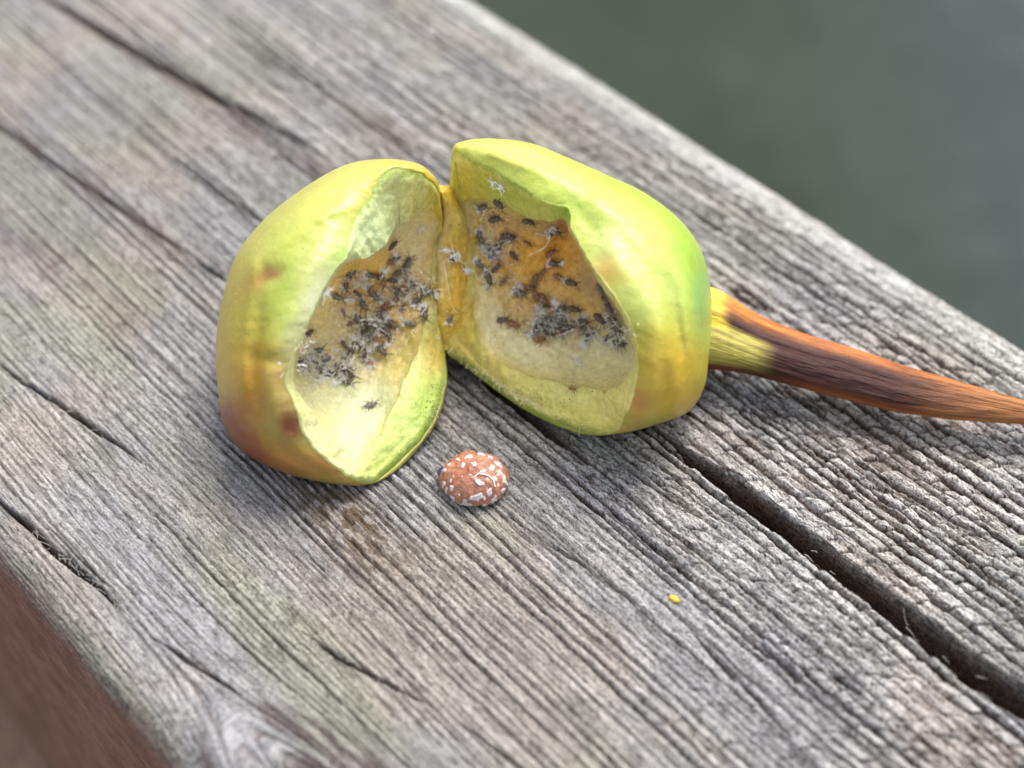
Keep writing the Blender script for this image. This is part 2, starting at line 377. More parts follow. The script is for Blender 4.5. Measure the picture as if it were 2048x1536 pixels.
# loose fibres along the crack on the near left
def tube_arrays(path, rad, ns=5, squash=1.0, cap=True):
    path = np.asarray(path, float); n = len(path); rad = np.broadcast_to(np.asarray(rad, float), (n,))
    T = np.gradient(path, axis=0); T /= np.maximum(np.linalg.norm(T, axis=1, keepdims=True), 1e-9)
    a = np.array([0.31, 0.17, 0.93]); A = np.cross(T, a); A /= np.maximum(np.linalg.norm(A, axis=1, keepdims=True), 1e-9); B = np.cross(T, A)
    ph = np.linspace(0, 2*math.pi, ns, endpoint=False)
    V = path[:, None] + rad[:, None, None]*(np.cos(ph)[None, :, None]*A[:, None] + squash*np.sin(ph)[None, :, None]*B[:, None])
    return V.reshape(-1, 3), grid_faces(n, ns, True)
def join(parts):
    Vs, Fs, o = [], [], 0
    for V, F in parts: Vs.append(V); Fs.append(F+o); o += len(V)
    return np.concatenate(Vs), np.concatenate(Fs)
mk = M("wood_fibre_grey", rough=0.8, spec=0.2); mk.color(mk.ramp(mk.noise(6, 2, 0.5, mk.obj()), [(0.3, gray(0.30)), (0.7, (0.44, 0.42, 0.40))])); FIBRE = mk.m
def fibres():
    out = []; rr = random.Random(3)
    segs = [((60, 1060), (290, 1265), 60), ((1300, 850), (2000, 1390), 8), ((0, 740), (300, 945), 18), ((1000, 900), (1500, 1240), 34), ((600, 1255), (880, 1440), 16)]
    for p0, p1, n in segs:
        for _ in range(n):
            t = rr.random(); x = p0[0]+(p1[0]-p0[0])*t+rr.uniform(-12, 12); y = p0[1]+(p1[1]-p0[1])*t+rr.uniform(-12, 12)
            b = on_board(x, y)+np.array([0, 0, -0.02]); ln = rr.uniform(0.03, 0.10)
            d = np.array([Dv[0], Dv[1], 0])*rr.choice((-1, 1))*rr.uniform(.3, 1)+np.array([rr.uniform(-.6, .6), rr.uniform(-.6, .6), rr.uniform(.1, .6)])
            d /= np.linalg.norm(d); k = np.array([rr.uniform(-.5, .5), rr.uniform(-.5, .5), rr.uniform(-.5, .3)])
            q = np.linspace(0, 1, 5)[:, None]
            out.append(tube_arrays(b+d*ln*q+k*ln*q*q, np.linspace(0.0022, 0.0008, 5), 3))
    V, F = join(out); return mesh_np("wood_fibres", V, F)
link("wood_fibres", fibres(), FIBRE, parent=board, kind="stuff")

# ------------------------------------------------------------------ ground far below the board
mk = M("lawn_and_gravel", rough=0.9, spec=0.15)
o_ = mk.obj(); n1 = mk.noise(0.02, 3, 0.5, o_); n2 = mk.noise(0.25, 4, 0.65, o_)
xy = mk.n("SeparateXYZ"); mk.l(o_, xy.inputs[0])
ma = mk.n("MapRange"); ma.inputs[1].default_value = 26; ma.inputs[2].default_value = 62; mk.l(xy.outputs[0], ma.inputs[0])
gcol = mk.ramp(n1, [(0.35, (0.022, 0.029, 0.019)), (0.65, (0.032, 0.041, 0.029))])
c_ = mk.mix(gcol, (0.040, 0.051, 0.053), ma.outputs[0])
mk.color(mk.mix(c_, mk.ramp(n2, [(0.3, gray(0.7)), (0.7, gray(1.25))]), 0.8, 'MULTIPLY'))
GROUND = mk.m
def ground():
    n = 160; a = np.linspace(-1, 1, n); a = np.sign(a)*np.abs(a)**2.2
    X, Y = np.meshgrid(a*1500, a*1500+60, indexing='ij'); Z = -95+3.0*(fbm(X*0.05, Y*0.05, 5, 3)-0.5)
    return mesh_np("ground", np.stack([X, Y, Z], -1).reshape(-1, 3), grid_faces(n, n))
link("ground", ground(), GROUND, kind="structure")

# ------------------------------------------------------------------ the gall
def crom_closed(A, n):
    A = np.asarray(A, float); K = len(A); t = np.linspace(0, K, n, endpoint=False); i = np.floor(t).astype(int); f = (t-i)[:, None]
    p0, p1, p2, p3 = A[(i-1) % K], A[i % K], A[(i+1) % K], A[(i+2) % K]
    return 0.5*((2*p1)+(-p0+p2)*f+(2*p0-5*p1+4*p2-p3)*f*f+(-p0+3*p1-3*p2+p3)*f**3)
def paint(X, Y, base, blobs, seed=0):
    c = np.broadcast_to(lin(base), X.shape+(3,)).copy()
    jx = 22*(fbm(X/45, Y/45, 90+seed, 3)-0.5)+16*(fbm(X/13, Y/13, 92+seed, 3)-0.5); jy = 22*(fbm(X/45, Y/45, 95+seed, 3)-0.5)+16*(fbm(X/13, Y/13, 97+seed, 3)-0.5)
    for (x, y, rx, ry, ang, col, st) in blobs:
        a = math.radians(ang); dx = X+jx-x; dy = Y+jy-y
        p = (dx*math.cos(a)+dy*math.sin(a))/rx; q = (-dx*math.sin(a)+dy*math.cos(a))/ry
        wgt = st*np.exp(-(p*p+q*q)**1.1)
        c = c*(1-wgt[..., None])+lin(col)*wgt[..., None]
    return c
def relief(X, Y, bumps):
    r = np.zeros_like(X)
    for (x, y, rx, ry, ang, amp) in bumps:
        a = math.radians(ang); dx = X-x; dy = Y-y
        p = (dx*math.cos(a)+dy*math.sin(a))/rx; q = (-dx*math.sin(a)+dy*math.cos(a))/ry
        r += amp*np.exp(-(p*p+q*q))
    return r

gall = link("opened_leaf_gall", None, label="yellow-green plant gall split open into two hollow halves on a brown stalk", cat="gall")
gall.location = Vector(on_board(900, 900)); GI = gall.location.copy()
def gpart(name, me, mat, parent=None, **kw):
    o = link(name, me, mat, parent=parent or gall, **kw)
    if o.parent is gall: o.location = -GI
    return o
NS = 300
def half(ST_, CB, CC, HF, DB, und, egl, skin, flesh, lining, bumps, seed, label):
    A = np.array(ST_, float)            # columns O(x,y,h) I(x,y,h) S(x,y,h)
    A = crom_closed(A, NS); O, I, SS = A[:, 0:3], A[:, 3:6], A[:, 6:9]
    th = np.arange(NS)/NS*len(ST_)
    hx = crom_closed(np.array([[1.0 if abs(r[0]-888) < 7 and 440 < r[1] < 700 else 0.0] for r in ST_]), NS)[:, 0]
    free = 1-np.clip(hx, 0, 1)
    # ragged cut edges
    j = lambda fr, sd: vn(th*fr, 0*th+sd, sd)-0.5
    O = O+np.stack([5*j(2.2, seed)+3*j(7, seed+1), 5*j(2.2, seed+2)+3*j(7, seed+3), 0*th], 1)*free[:, None]
    I = I+np.stack([6*j(1.6, seed+4)+4*j(5, seed+5)+2.5*j(13, seed+8), 6*j(1.6, seed+6)+4*j(5, seed+7)+2.5*j(13, seed+9), 0.03*j(4, seed+10)], 1)
    # skin: edge, quarter round out to the silhouette, then round the back down to the board
    rows = []
    ph = np.linspace(0, 1, 44)*math.pi/2
    ln = np.linalg.norm(SS[:, :2]-O[:, :2], axis=1)
    bul = np.clip(ln/150, 0, 1)*0.10
    for p in ph:
        xy_ = O[:, :2]+(SS[:, :2]-O[:, :2])*math.sin(p)
        hh_ = SS[:, 2]+(O[:, 2]-SS[:, 2])*math.cos(p)**0.9+bul*math.sin(2*p)
        rows.append(np.concatenate([xy_, hh_[:, None]], 1))
    for p in np.linspace(0, 1, 34)[1:]*math.pi/2:
        xy_ = np.array(CB)+(SS[:, :2]-np.array(CB))*(1-(1-math.cos(p))*1.0)
        hh_ = SS[:, 2]*(1-math.sin(p))+(-DB)*math.sin(p)
        rows.append(np.concatenate([xy_, hh_[:, None]], 1))
    R = np.array(rows); X, Y, Hh = R[..., 0], R[..., 1], R[..., 2]
    fr = np.clip(np.arange(len(rows))/10.0, 0, 1)[:, None]
    Hh = Hh+relief(X, Y, bumps)*fr*(np.arange(len(rows)) < 44)[:, None]
    Hh = Hh+0.024*(fbm(X/80, Y/80, seed, 3)-0.5)*fr + 0.006*(fbm(X/17, Y/17, seed+3, 2)-0.5)*fr
    bh_ = board_h(Y)+0.035; Hh = np.where(Hh < bh_, bh_, Hh)
    c = paint(X, Y, *skin, seed)
    me = mesh_np("half_shell", P(X, Y, Hh).reshape(-1, 3), grid_faces(len(rows), NS, True), col=c.reshape(-1, 3))
    sh = gpart("half_shell", me, SKIN, label=label)
    # cut face
    edge_k = np.clip(crom_closed(np.array(egl, float)[:, None], NS)[:, 0], 0, 1)
    rows = []
    for k_, t in enumerate(np.linspace(0, 1, 22)):
        xyh = O+(I-O)*t
        wdt = np.linalg.norm((I-O)[:, :2], axis=1)
        xyh[:, 2] += 0.0003*wdt*math.sin(math.pi*t) + 0.02*math.sin(math.pi*min(t*3, 1))*(t < .34)
        rows.append(xyh)
    R = np.array(rows); X, Y, Hh = R[..., 0], R[..., 1], R[..., 2]
    ed = np.sin(np.linspace(0, 1, 22)*math.pi)[:, None]
    Hh = Hh+ed*(0.5+0.5*edge_k[None])*(0.034*(fbm(X/22, Y/22, seed+5, 3)-0.5)+0.018*(fbm(X/6, Y/6, seed+6, 2)-0.5))
    tt = np.linspace(0, 1, 22)[:, None]+0*X
    c = paint(X, Y, *flesh, seed+1)
    eg = sm(0.22, 0.02, tt+0.25*(fbm(X/8, Y/8, seed+9, 2)-0.5))[..., None]*0.75      # green outer layer under the skin
    eg = eg*(free*edge_k)[None, :, None]
    c = c*(1-eg)+lin((132, 160, 50))*eg
    me = mesh_np("cut_rim", P(X, Y, Hh).reshape(-1, 3), grid_faces(22, NS, True), col=c.reshape(-1, 3))
    link("cut_rim", me, FLESH, parent=sh)
    # cavity
    rows = []; uw = crom_closed(np.array(und, float)[:, None], NS)[:, 0]
    kz = 17; I2 = np.stack([np.convolve(np.pad(I[:, q_], kz//2, 'wrap'), np.ones(kz)/kz, 'valid') for q_ in range(3)], 1)
    I1 = I
    for t in np.linspace(0, 1, 70):
        kb = min(t*5, 1); I = I1*(1-kb)+I2*kb
        q = t*math.pi/2
        fac = math.cos(q)**1.15 if t < 1 else 0
        xy_ = np.array(CC)+(I[:, :2]-np.array(CC))*(fac+uw*math.sin(min(2*q, math.pi))[..., None] if False else (fac+uw*math.sin(2*q))[:, None])
        hh_ = I[:, 2]+(HF-I[:, 2])*math.sin(q)**0.8
        rows.append(np.concatenate([xy_, hh_[:, None]], 1))
    R = np.array(rows); X, Y, Hh = R[..., 0], R[..., 1], R[..., 2]
    ed = np.clip(np.arange(70)/8.0, 0, 1)[:, None]
    Hh = Hh+ed*(0.10*(fbm(X/55, Y/55, seed+15, 3)-0.5)+0.025*(fbm(X/12, Y/12, seed+16, 2)-0.5))
    bh_ = board_h(Y)+0.11; Hh = np.where(Hh < bh_+.1, bh_+0.1*np.exp((Hh-bh_-.1)/.1), Hh)
    c = paint(X, Y, *lining, seed+2); cf = paint(X, Y, *flesh, seed+1); bl = np.exp(-(np.arange(70)/15.0)**1.5)[:, None]*(0.85+0.4*fbm(X/15, Y/15, seed+30, 2)); bl = np.clip(bl, 0, 1)[..., None]; c = c*(1-bl)+cf*bl
    Vc = P(X, Y, Hh).reshape(-1, 3); Fc = grid_faces(70, NS, True)
    me = mesh_np("cavity_lining", Vc, Fc, col=c.reshape(-1, 3))
    link("cavity_lining", me, LINING, parent=sh)
    return Vc, Fc, sh

LEFT = [ # O, I, S
 (876,388,.05, 882,440,-.15, 879,374,-.05), (856,357,.25, 846,415,.05, 862,346,.05), (820,341,.40, 810,440,.15, 832,326,.10),
 (776,343,.48, 792,452,.20, 770,318,.10), (740,392,.52, 780,478,.27, 690,330,.05), (706,446,.60, 748,510,.38, 600,381,.0),
 (697,505,.68, 703,523,.55, 520,447,-.05), (662,548,.73, 668,553,.62, 466,525,-.10), (622,632,.77, 628,637,.66, 438,630,-.15),
 (584,706,.77, 592,713,.66, 431,710,-.15), (572,766,.72, 592,768,.58, 436,780,-.12), (593,826,.62, 622,818,.46, 447,850,-.10),
 (617,884,.50, 654,872,.38, 490,907,-.05), (684,944,.34, 706,906,.23, 600,955,.03), (750,962,.13, 748,882,.14, 750,966,.08),
 (852,868,-.05, 785,820,.03, 856,872,-.14), (889,775,-.2, 815,745,-.10, 893,777,-.3), (889,692,-.42, 846,672,-.26, 890,692,-.5),
 (888,570,-.40, 862,565,-.30, 888,570,-.6), (887,450,-.28, 868,490,-.27, 887,450,-.45)]
RIGHT = [
 (908,306,.10, 922,405,-.15, 904,300,.0), (935,313,.20, 957,398,-.06, 928,282,.05), (977,333,.30, 992,402,.05, 985,277,.05),
 (1024,360,.40, 1030,423,.15, 1060,286,.05), (1066,386,.48, 1070,438,.25, 1130,313,.02), (1100,406,.52, 1105,441,.36, 1205,346,.0),
 (1138,413,.56, 1131,440,.45, 1290,386,-.05), (1147,462,.62, 1143,468,.50, 1360,440,-.08), (1174,512,.68, 1170,517,.56, 1402,500,-.12),
 (1205,555,.72, 1199,561,.60, 1421,575,-.15), (1238,606,.74, 1233,612,.62, 1424,640,-.18), (1267,655,.72, 1261,660,.60, 1418,710,-.20),
 (1276,722,.66, 1268,722,.52, 1408,775,-.20), (1268,790,.55, 1247,764,.36, 1377,823,-.18), (1250,832,.40, 1208,784,.18, 1310,850,-.15),
 (1232,862,.16, 1168,774,.04, 1240,867,-.12), (1159,864,-.05, 1120,768,-.04, 1160,868,-.18), (1060,822,-.20, 1035,745,-.14, 1060,826,-.32),
 (975,764,-.30, 972,705,-.2, 975,768,-.44), (925,727,-.40, 948,640,-.26, 925,729,-.52), (889,692,-.42, 944,590,-.3, 889,694,-.58),
 (888,570,-.40, 940,520,-.30, 888,570,-.62), (888,450,-.28, 930,460,-.27, 888,450,-.45), (900,374,-.10, 924,428,-.22, 899,372,-.22)]
YG = (198, 194, 86)
RED = (146, 66, 36); ORG = (208, 150, 52); GRN = (176, 202, 78); PALE = (216, 218, 142); YEL = (218, 196, 78)
skinL = (YG, [(700, 380, 150, 60, -25, (222, 214, 92), .8), (600, 470, 120, 50, -40, (206, 212, 84), .7), (800, 335, 70, 25, 10, YEL, .7), (860, 370, 30, 30, 0, (220, 185, 30), .8),
  (640, 590, 60, 90, 20, PALE, .9), (628, 610, 30, 100, 32, (230, 230, 170), .85), (578, 720, 24, 70, 8, (232, 228, 168), .9), (560, 600, 45, 120, 10, (176, 200, 60), .7), (700, 500, 60, 60, 0, (176, 208, 84), .7), (450, 620, 50, 150, 0, (194, 176, 46), .85), (508, 700, 40, 110, 0, (176, 160, 34), .85), (470, 540, 30, 60, 20, (206, 190, 70), .7),
  (440, 740, 30, 90, 0, (214, 178, 50), .8), (505, 760, 50, 60, 0, (206, 150, 30), .85), (575, 760, 40, 60, 0, (224, 190, 96), .9),
  (500, 850, 60, 50, 40, (190, 132, 40), .6), (456, 832, 28, 36, 10, (140, 62, 30), .95), (480, 876, 46, 30, 50, (134, 46, 18), 1), (520, 908, 54, 22, 40, (146, 60, 24), 1), (572, 932, 50, 16, 28, (176, 104, 46), .9), (580, 852, 24, 40, -10, (144, 66, 38), .95), (590, 920, 80, 26, 30, (196, 130, 36), .8), (655, 930, 46, 20, 25, (190, 120, 50), .8),
  (500, 815, 30, 26, 0, (176, 98, 36), .5), (536, 550, 27, 16, -20, (146, 76, 38), .95), (505, 568, 40, 22, -30, (206, 160, 64), .5), (720, 962, 60, 14, 0, (214, 176, 70), .8)])
fleshL = ((216, 218, 150), [(740, 460, 90, 80, 0, (206, 222, 168), .95), (830, 400, 50, 60, 0, (222, 214, 130), .9), (875, 420, 20, 60, 0, (222, 190, 60), .9),
  (650, 860, 80, 80, 0, (218, 216, 162), .98), (700, 930, 40, 30, 0, (220, 218, 164), .9), (800, 860, 70, 60, -50, (186, 204, 120), .9), (860, 800, 36, 80, 15, (150, 180, 66), .8), (770, 930, 60, 30, -30, (176, 192, 84), .7),
  (870, 700, 36, 60, 0, (198, 172, 72), .8), (878, 560, 20, 90, 0, (200, 160, 70), .85)])
linL = ((230, 222, 170), [(700, 640, 150, 120, -40, (224, 198, 134), .8), (745, 560, 90, 75, 0, (236, 186, 84), .85), (800, 640, 60, 80, 0, (230, 190, 112), .8), (660, 660, 60, 60, 0, (218, 200, 150), .85), (700, 710, 70, 40, 0, (214, 196, 146), .7),
  (846, 470, 50, 80, 0, (222, 208, 168), .9), (860, 560, 30, 120, 0, (222, 192, 130), .9), (720, 905, 60, 60, 0, (236, 230, 180), .9), (800, 740, 50, 70, 20, (214, 204, 140), .8), (820, 720, 40, 90, 20, (204, 190, 118), .9), (700, 810, 120, 50, 8, (206, 212, 176), .95), (760, 800, 60, 40, 0, (206, 216, 184), .9),
  (640, 840, 50, 80, -30, (214, 214, 168), .95), (700, 900, 110, 50, 30, (216, 216, 166), .97)])
skinR = ((208, 218, 84), [(1010, 310, 120, 44, 12, (220, 222, 96), .8), (1180, 400, 90, 60, 25, GRN, .6), (1120, 350, 70, 30, 25, (206, 222, 90), .7), (1290, 420, 110, 50, 35, (182, 208, 60), .8), (1380, 540, 40, 110, -15, (162, 204, 52), .85),
  (1240, 500, 80, 70, 40, (214, 224, 120), .9), (1310, 590, 60, 70, 20, (212, 222, 112), .85), (1330, 380, 120, 14, 30, (212, 184, 70), .5), (1405, 610, 22, 90, 0, (150, 196, 96), .8),
  (1215, 545, 34, 26, 50, (214, 164, 70), .75), (1290, 690, 44, 50, 0, (208, 198, 50), .8), (1350, 720, 70, 60, 0, (216, 178, 50), .9), (1310, 790, 90, 60, 0, (222, 174, 50), .9), (1275, 800, 34, 40, 0, (212, 140, 66), .75),
  (1380, 800, 44, 50, 0, (222, 184, 40), .9), (1300, 770, 28, 30, 0, (214, 200, 66), .7), (1240, 860, 100, 16, 0, (222, 188, 76), .8), (910, 320, 12, 40, 0, (222, 196, 60), .8)])
fleshR = ((216, 210, 128), [(930, 370, 50, 50, 0, (218, 196, 60), .85), (1040, 400, 110, 30, 20, (188, 194, 84), .9), (1130, 430, 24, 20, 0, (150, 180, 60), .9), (910, 500, 30, 90, 0, (206, 166, 50), .95), (915, 620, 40, 80, 0, (202, 162, 46), .95),
  (1000, 740, 60, 34, 25, (212, 190, 108), .9), (1090, 790, 90, 30, 25, (208, 196, 104), .9), (1200, 830, 70, 34, 10, (222, 208, 96), .9), (1230, 800, 60, 50, 0, (228, 214, 132), .9), (1120, 790, 90, 30, 20, (226, 216, 140), .7)])
linR = ((230, 222, 168), [(1235, 775, 70, 70, 0, (226, 214, 150), .95), (1100, 560, 150, 110, 0, (226, 194, 124), .85), (1040, 520, 110, 80, 10, (236, 180, 70), .9), (1120, 500, 60, 60, 0, (230, 164, 54), .9), (1010, 600, 70, 36, 0, (220, 190, 124), .85), (1150, 610, 80, 50, 0, (218, 176, 92), .85), (1080, 650, 90, 30, 0, (210, 176, 112), .75),
  (985, 660, 38, 80, -20, (228, 220, 176), .95), (1080, 718, 150, 44, 8, (236, 230, 186), 1), (1200, 735, 90, 60, 0, (232, 226, 176), 1), (1010, 440, 80, 26, 10, (204, 160, 112), .9), (1100, 455, 50, 20, 10, (176, 140, 112), .9),
  (1190, 570, 26, 60, -35, (178, 150, 112), .9), (1240, 650, 26, 50, -20, (150, 140, 108), .9), (950, 480, 16, 60, 0, (208, 176, 70), .8)])
bumpsL = [(592, 640, 34, 120, 18, .055), (560, 800, 26, 90, -14, .03), (512, 690, 17, 130, 4, -.05), (545, 880, 60, 14, 42, -.03), (650, 520, 60, 30, -50, .03), (620, 395, 70, 12, -32, .012), (655, 405, 60, 8, -28, -.01), (575, 480, 85, 15, -35, .022), (508, 545, 17, 34, 0, .03), (538, 550, 26, 16, -20, -.035), (600, 690, 40, 16, 0, .03), (560, 725, 60, 14, 10, -.03), (530, 830, 14, 120, -15, -.03), (640, 610, 26, 90, 22, .04),
          (690, 420, 30, 10, -20, .012), (650, 430, 26, 8, -30, .014), (480, 640, 10, 110, 5, -.02), (560, 900, 90, 14, 30, -.025)]
bumpsR = [(1235, 520, 24, 110, -32, .03), (1310, 700, 26, 90, 0, .03), (1345, 640, 14, 120, -14, -.045), (1100, 345, 100, 12, 24, -.012), (1300, 500, 110, 22, 45, .03), (1325, 480, 120, 16, 47, -.02), (1385, 620, 16, 100, -6, .03), (1355, 640, 12, 110, -8, -.04), (1165, 435, 14, 50, -40, -.035), (1215, 425, 60, 30, 20, .025), (1330, 760, 16, 60, 0, -.03),
          (1285, 745, 30, 34, 0, .04), (1300, 810, 50, 14, -20, -.03), (1050, 330, 90, 14, 20, .03)]
undL = [0.0]*5+[.10, .28, .36, .38, .34, .22, .10, .05, .02, .02] + [0.0]*5
undR = [0.0, 0, 0, .04, .08, .14, .26, .34, .34, .32, .30, .28, .22, .12, .05, .02, 0, 0, 0, 0, 0, 0, 0, 0]
LV, LF, shL = half(LEFT, (650, 650), (752, 640), -.40, 1.02, undL, [.2, .8, 1, 1, 1, .6, .2, 0, 0, 0, 0, 0, 0, .3, 1, 1, 1, .2, 0, 0], skinL, fleshL, linL, bumpsL, 101, "left half of the gall, reddish brown at its lower left")
RV, RF, shR = half(RIGHT, (1160, 610), (1085, 600), -.42, 1.02, undR, [.4, .8, 1, 1, 1, 1, .6, .2, 0, 0, 0, 0, 0, 0, 0, .3, 1, 1, 1, .8, .2, 0, 0, 0], skinR, fleshR, linR, bumpsR, 207, "right half of the gall, green above and orange below")

# hinge: strip of uncut tissue joining the halves at the back
def hinge():
    n = 70; m = 34
    ys = np.array([366, 378, 400, 430, 470, 520, 600, 650, 700.]); xl = np.array([866, 868, 876, 878, 872, 868, 866, 872, 884.]); xr = np.array([908, 908, 916, 930, 938, 943, 944, 936, 902.])
    hc = np.array([-.16, -.03, -.05, -.12, -.20, -.26, -.285, -.31, -.40])
    t = np.linspace(0, 1, n)[:, None]; s_ = np.linspace(0, 1, m)[None]; Yv = 366+t*334
    X = np.interp(Yv, ys, xl)*(1-s_)+np.interp(Yv, ys, xr)*s_; Y = Yv+0*s_+5*np.sin(s_*math.pi)*np.exp(-t*9)
    Hh = np.interp(Yv, ys, hc)-0.10*np.abs(2*s_-1)**3+0.05*(fbm(X/14, Y/26, 5, 3)-0.5)+0.02*(fbm(X/5, Y/7, 9, 2)-.5)
    X, Y, Hh = X.ravel(), Y.ravel(), Hh.ravel()
    V = np.concatenate([P(X, Y, Hh), P(X, Y, Hh-0.14)])
    F = grid_faces(n, m, flip=True); F2 = grid_faces(n, m)+n*m
    e = [(j_, j_+1, n*m+j_+1, n*m+j_) for j_ in range(m-1)]
    c = paint(np.concatenate([X, X]), np.concatenate([Y, Y]), (222, 186, 84), [(890, 380, 40, 26, 0, (232, 196, 50), .9), (872, 500, 22, 90, 0, (222, 206, 160), .8), (915, 590, 26, 90, 0, (214, 166, 48), .8), (925, 440, 20, 30, 0, (226, 206, 120), .8)])
    return mesh_np("hinge", V, np.concatenate([F, F2, np.array(e)]), col=c)
gpart("hinge", hinge(), FLESH)

def fringe():
    rr = random.Random(12); out = []
    for p0, p1, n in (((938, 735), (1075, 815), 130), ((1075, 815), (1170, 858), 26), ((856, 872), (889, 770), 34), ((893, 690), (938, 735), 20)):
        for _ in range(n):
            t = rr.random(); x = p0[0]+(p1[0]-p0[0])*t+rr.uniform(-5, 5); y = p0[1]+(p1[1]-p0[1])*t+rr.uniform(-9, 3)
            r = hit(x, y)
            if r is None: continue
            p = np.array(r[0]); d = -UP*rr.uniform(.3, 1)+RT*rr.uniform(-.9, .5)-FWD*rr.uniform(-.1, .6); d /= np.linalg.norm(d); ln = rr.uniform(.01, .035)*(1.6 if rr.random() < .15 else .8)
            q = np.linspace(0, 1, 4)[:, None]; k = np.array([rr.gauss(0, .3) for _ in range(3)])
            out.append(tube_arrays(p-d*.006+d*ln*q+k*ln*q*q, np.linspace(rr.uniform(.003, .007), .0012, 4), 4))
    V, F = join(out); c = np.broadcast_to(lin((232, 222, 160)), V.shape)
    return mesh_np("torn_fibres", V, F, col=c)
# stalk
mk = M("stalk_bark", rough=0.6, spec=0.3)
o_ = mk.attr("along", "Vector"); n1 = mk.noise(1, 4, 0.6, mk.map(o_, (2.2, 26, 0))); n2 = mk.noise(1, 3, 0.6, mk.map(o_, (12, 60, 0)))
c_ = mk.mix(mk.attr("tint"), mk.ramp(n1, [(0.38, (0.34, 0.28, 0.26)), (0.50, (0.88, 0.88, 0.9)), (0.70, (1.15, 1.12, 1.1))]), 0.8, 'MULTIPLY')
mk.color(mk.mix(c_, mk.ramp(n2, [(0.3, gray(0.7)), (0.65, gray(1.2))]), 0.6, 'MULTIPLY'))
mk.normal(mk.bump(n2, 0.8, 0.008, mk.bump(n1, 1.0, 0.025)))
mk.b.inputs["Subsurface Weight"].default_value = 0.1; mk.b.inputs["Subsurface Scale"].default_value = 0.04
STALK = mk.m
def stalk():
    xs = np.array([1340, 1400, 1440, 1500, 1600, 1700, 1800, 1900, 1980, 2048, 2150, 2300, 2500.])
    top = np.array([575, 578, 598, 636, 674, 702, 736, 763, 785, 804, 820, 838, 850.])
    bot = np.array([735, 740, 738, 746, 773, 801, 826, 840, 846, 849, 860, 876, 890.])
    hc = np.array([-.30, -.30, -.30, -.28, -.24, -.20, -.15, -.10, -.05, 0, .02, .02, .02])
    t = np.linspace(0, 1, 260); xx = 1340+(2500-1340)*t
    T = np.interp(xx, xs, top); B = np.interp(xx, xs, bot); Hc = np.interp(xx, xs, hc)
    k = np.ones(13)/13
    T = np.convolve(np.pad(T, 6, 'edge'), k, 'valid'); B = np.convolve(np.pad(B, 6, 'edge'), k, 'valid')
    nsd = 72; ph = np.linspace(0, 2*math.pi, nsd, endpoint=False)
    rr = (B-T)/2; cy = (B+T)/2
    gro = 1+0.10*np.cos(3*ph[None]+1.2*t[:, None]*2+0.4)*(1-t[:, None]) + 0.02*np.cos(11*ph[None]+3*t[:, None])
    tb = np.exp(-((xx-1420)/110)**2)[:, None]
    gro = gro - 0.16*tb*np.exp(-(((ph[None]-0.15+math.pi) % (2*math.pi)-math.pi)/0.28)**2)
    # ph=0 faces the lens, +pi/2 is up
    nrm = np.abs(np.sin(ph)).max()
    Y = cy[:, None]-rr[:, None]*np.sin(ph)[None]*gro; X = xx[:, None]+0.30*rr[:, None]*np.sin(ph)[None]+0*Y
    Hh = Hc[:, None]+rr[:, None]*0.0031*np.cos(ph)[None]*gro*0.9
    Hh = Hh+0.012*(fbm(X/60, Y/9, 3, 3)-0.5)
    bh_ = board_h(Y)+0.02; Hh = np.maximum(Hh, bh_)
    u_ = ph[None]+0*Y
    c = np.broadcast_to(lin((78, 44, 32)), X.shape+(3,)).copy()
    def mixc(c, col, wgt): return c*(1-wgt[..., None])+lin(col)*wgt[..., None]
    jit = 60*(fbm(ph[None]*4+0*X, X/90, 7, 3)-0.5)
    rel = (Y-T[:, None])/(B-T)[:, None]                     # 0 top 1 bottom
    c = mixc(c, (172, 104, 50), sm(0.24, 0.06, rel)*0.9)
    c = mixc(c, (176, 106, 48), sm(0.72, 0.98, rel)*0.7*sm(1500, 1650, X))
    c = mixc(c, (60, 28, 24), 0.97*np.exp(-(np.abs(X+jit-1650)/190)**3)*np.exp(-(np.abs(rel-.55)/.38)**3))
    c = mixc(c, (60, 26, 24), 0.8*np.exp(-((X+jit-1520)/60)**2)*np.exp(-((rel-.25)/.13)**2))
    c = mixc(c, (168, 112, 62), 0.75*sm(1780, 2020, X+jit))
    c = mixc(c, (214, 132, 48), 0.8*np.exp(-((X+jit-1510)/60)**2)*sm(.22, .05, rel))
    yl = sm(1500, 1440, X+jit*0.7+120*(rel-.3)*(rel > .3)*0)
    low = sm(1560, 1500, X+jit*0.5)*sm(.30, .42, rel)*sm(.96, .84, rel)
    c = mixc(c, (176, 168, 82), 0.95*low); c = mixc(c, (226, 192, 66), 0.95*yl*sm(.46, .36, rel)*sm(1470, 1440, X+jit*.3))
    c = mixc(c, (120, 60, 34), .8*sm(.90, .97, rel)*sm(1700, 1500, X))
    V = P(X, Y, Hh).reshape(-1, 3)
    al = np.stack([X*0.0031, (ph[None]+0*X)*rr[:, None]*.0031*0+np.sin(ph)[None]*.2+0*X, 0*X], -1).reshape(-1, 3)
    return mesh_np("stalk", V, grid_faces(len(t), nsd, True), col=c.reshape(-1, 3), attrs={"along": al})
stalk_me = stalk(); gpart("stalk", stalk_me, STALK)

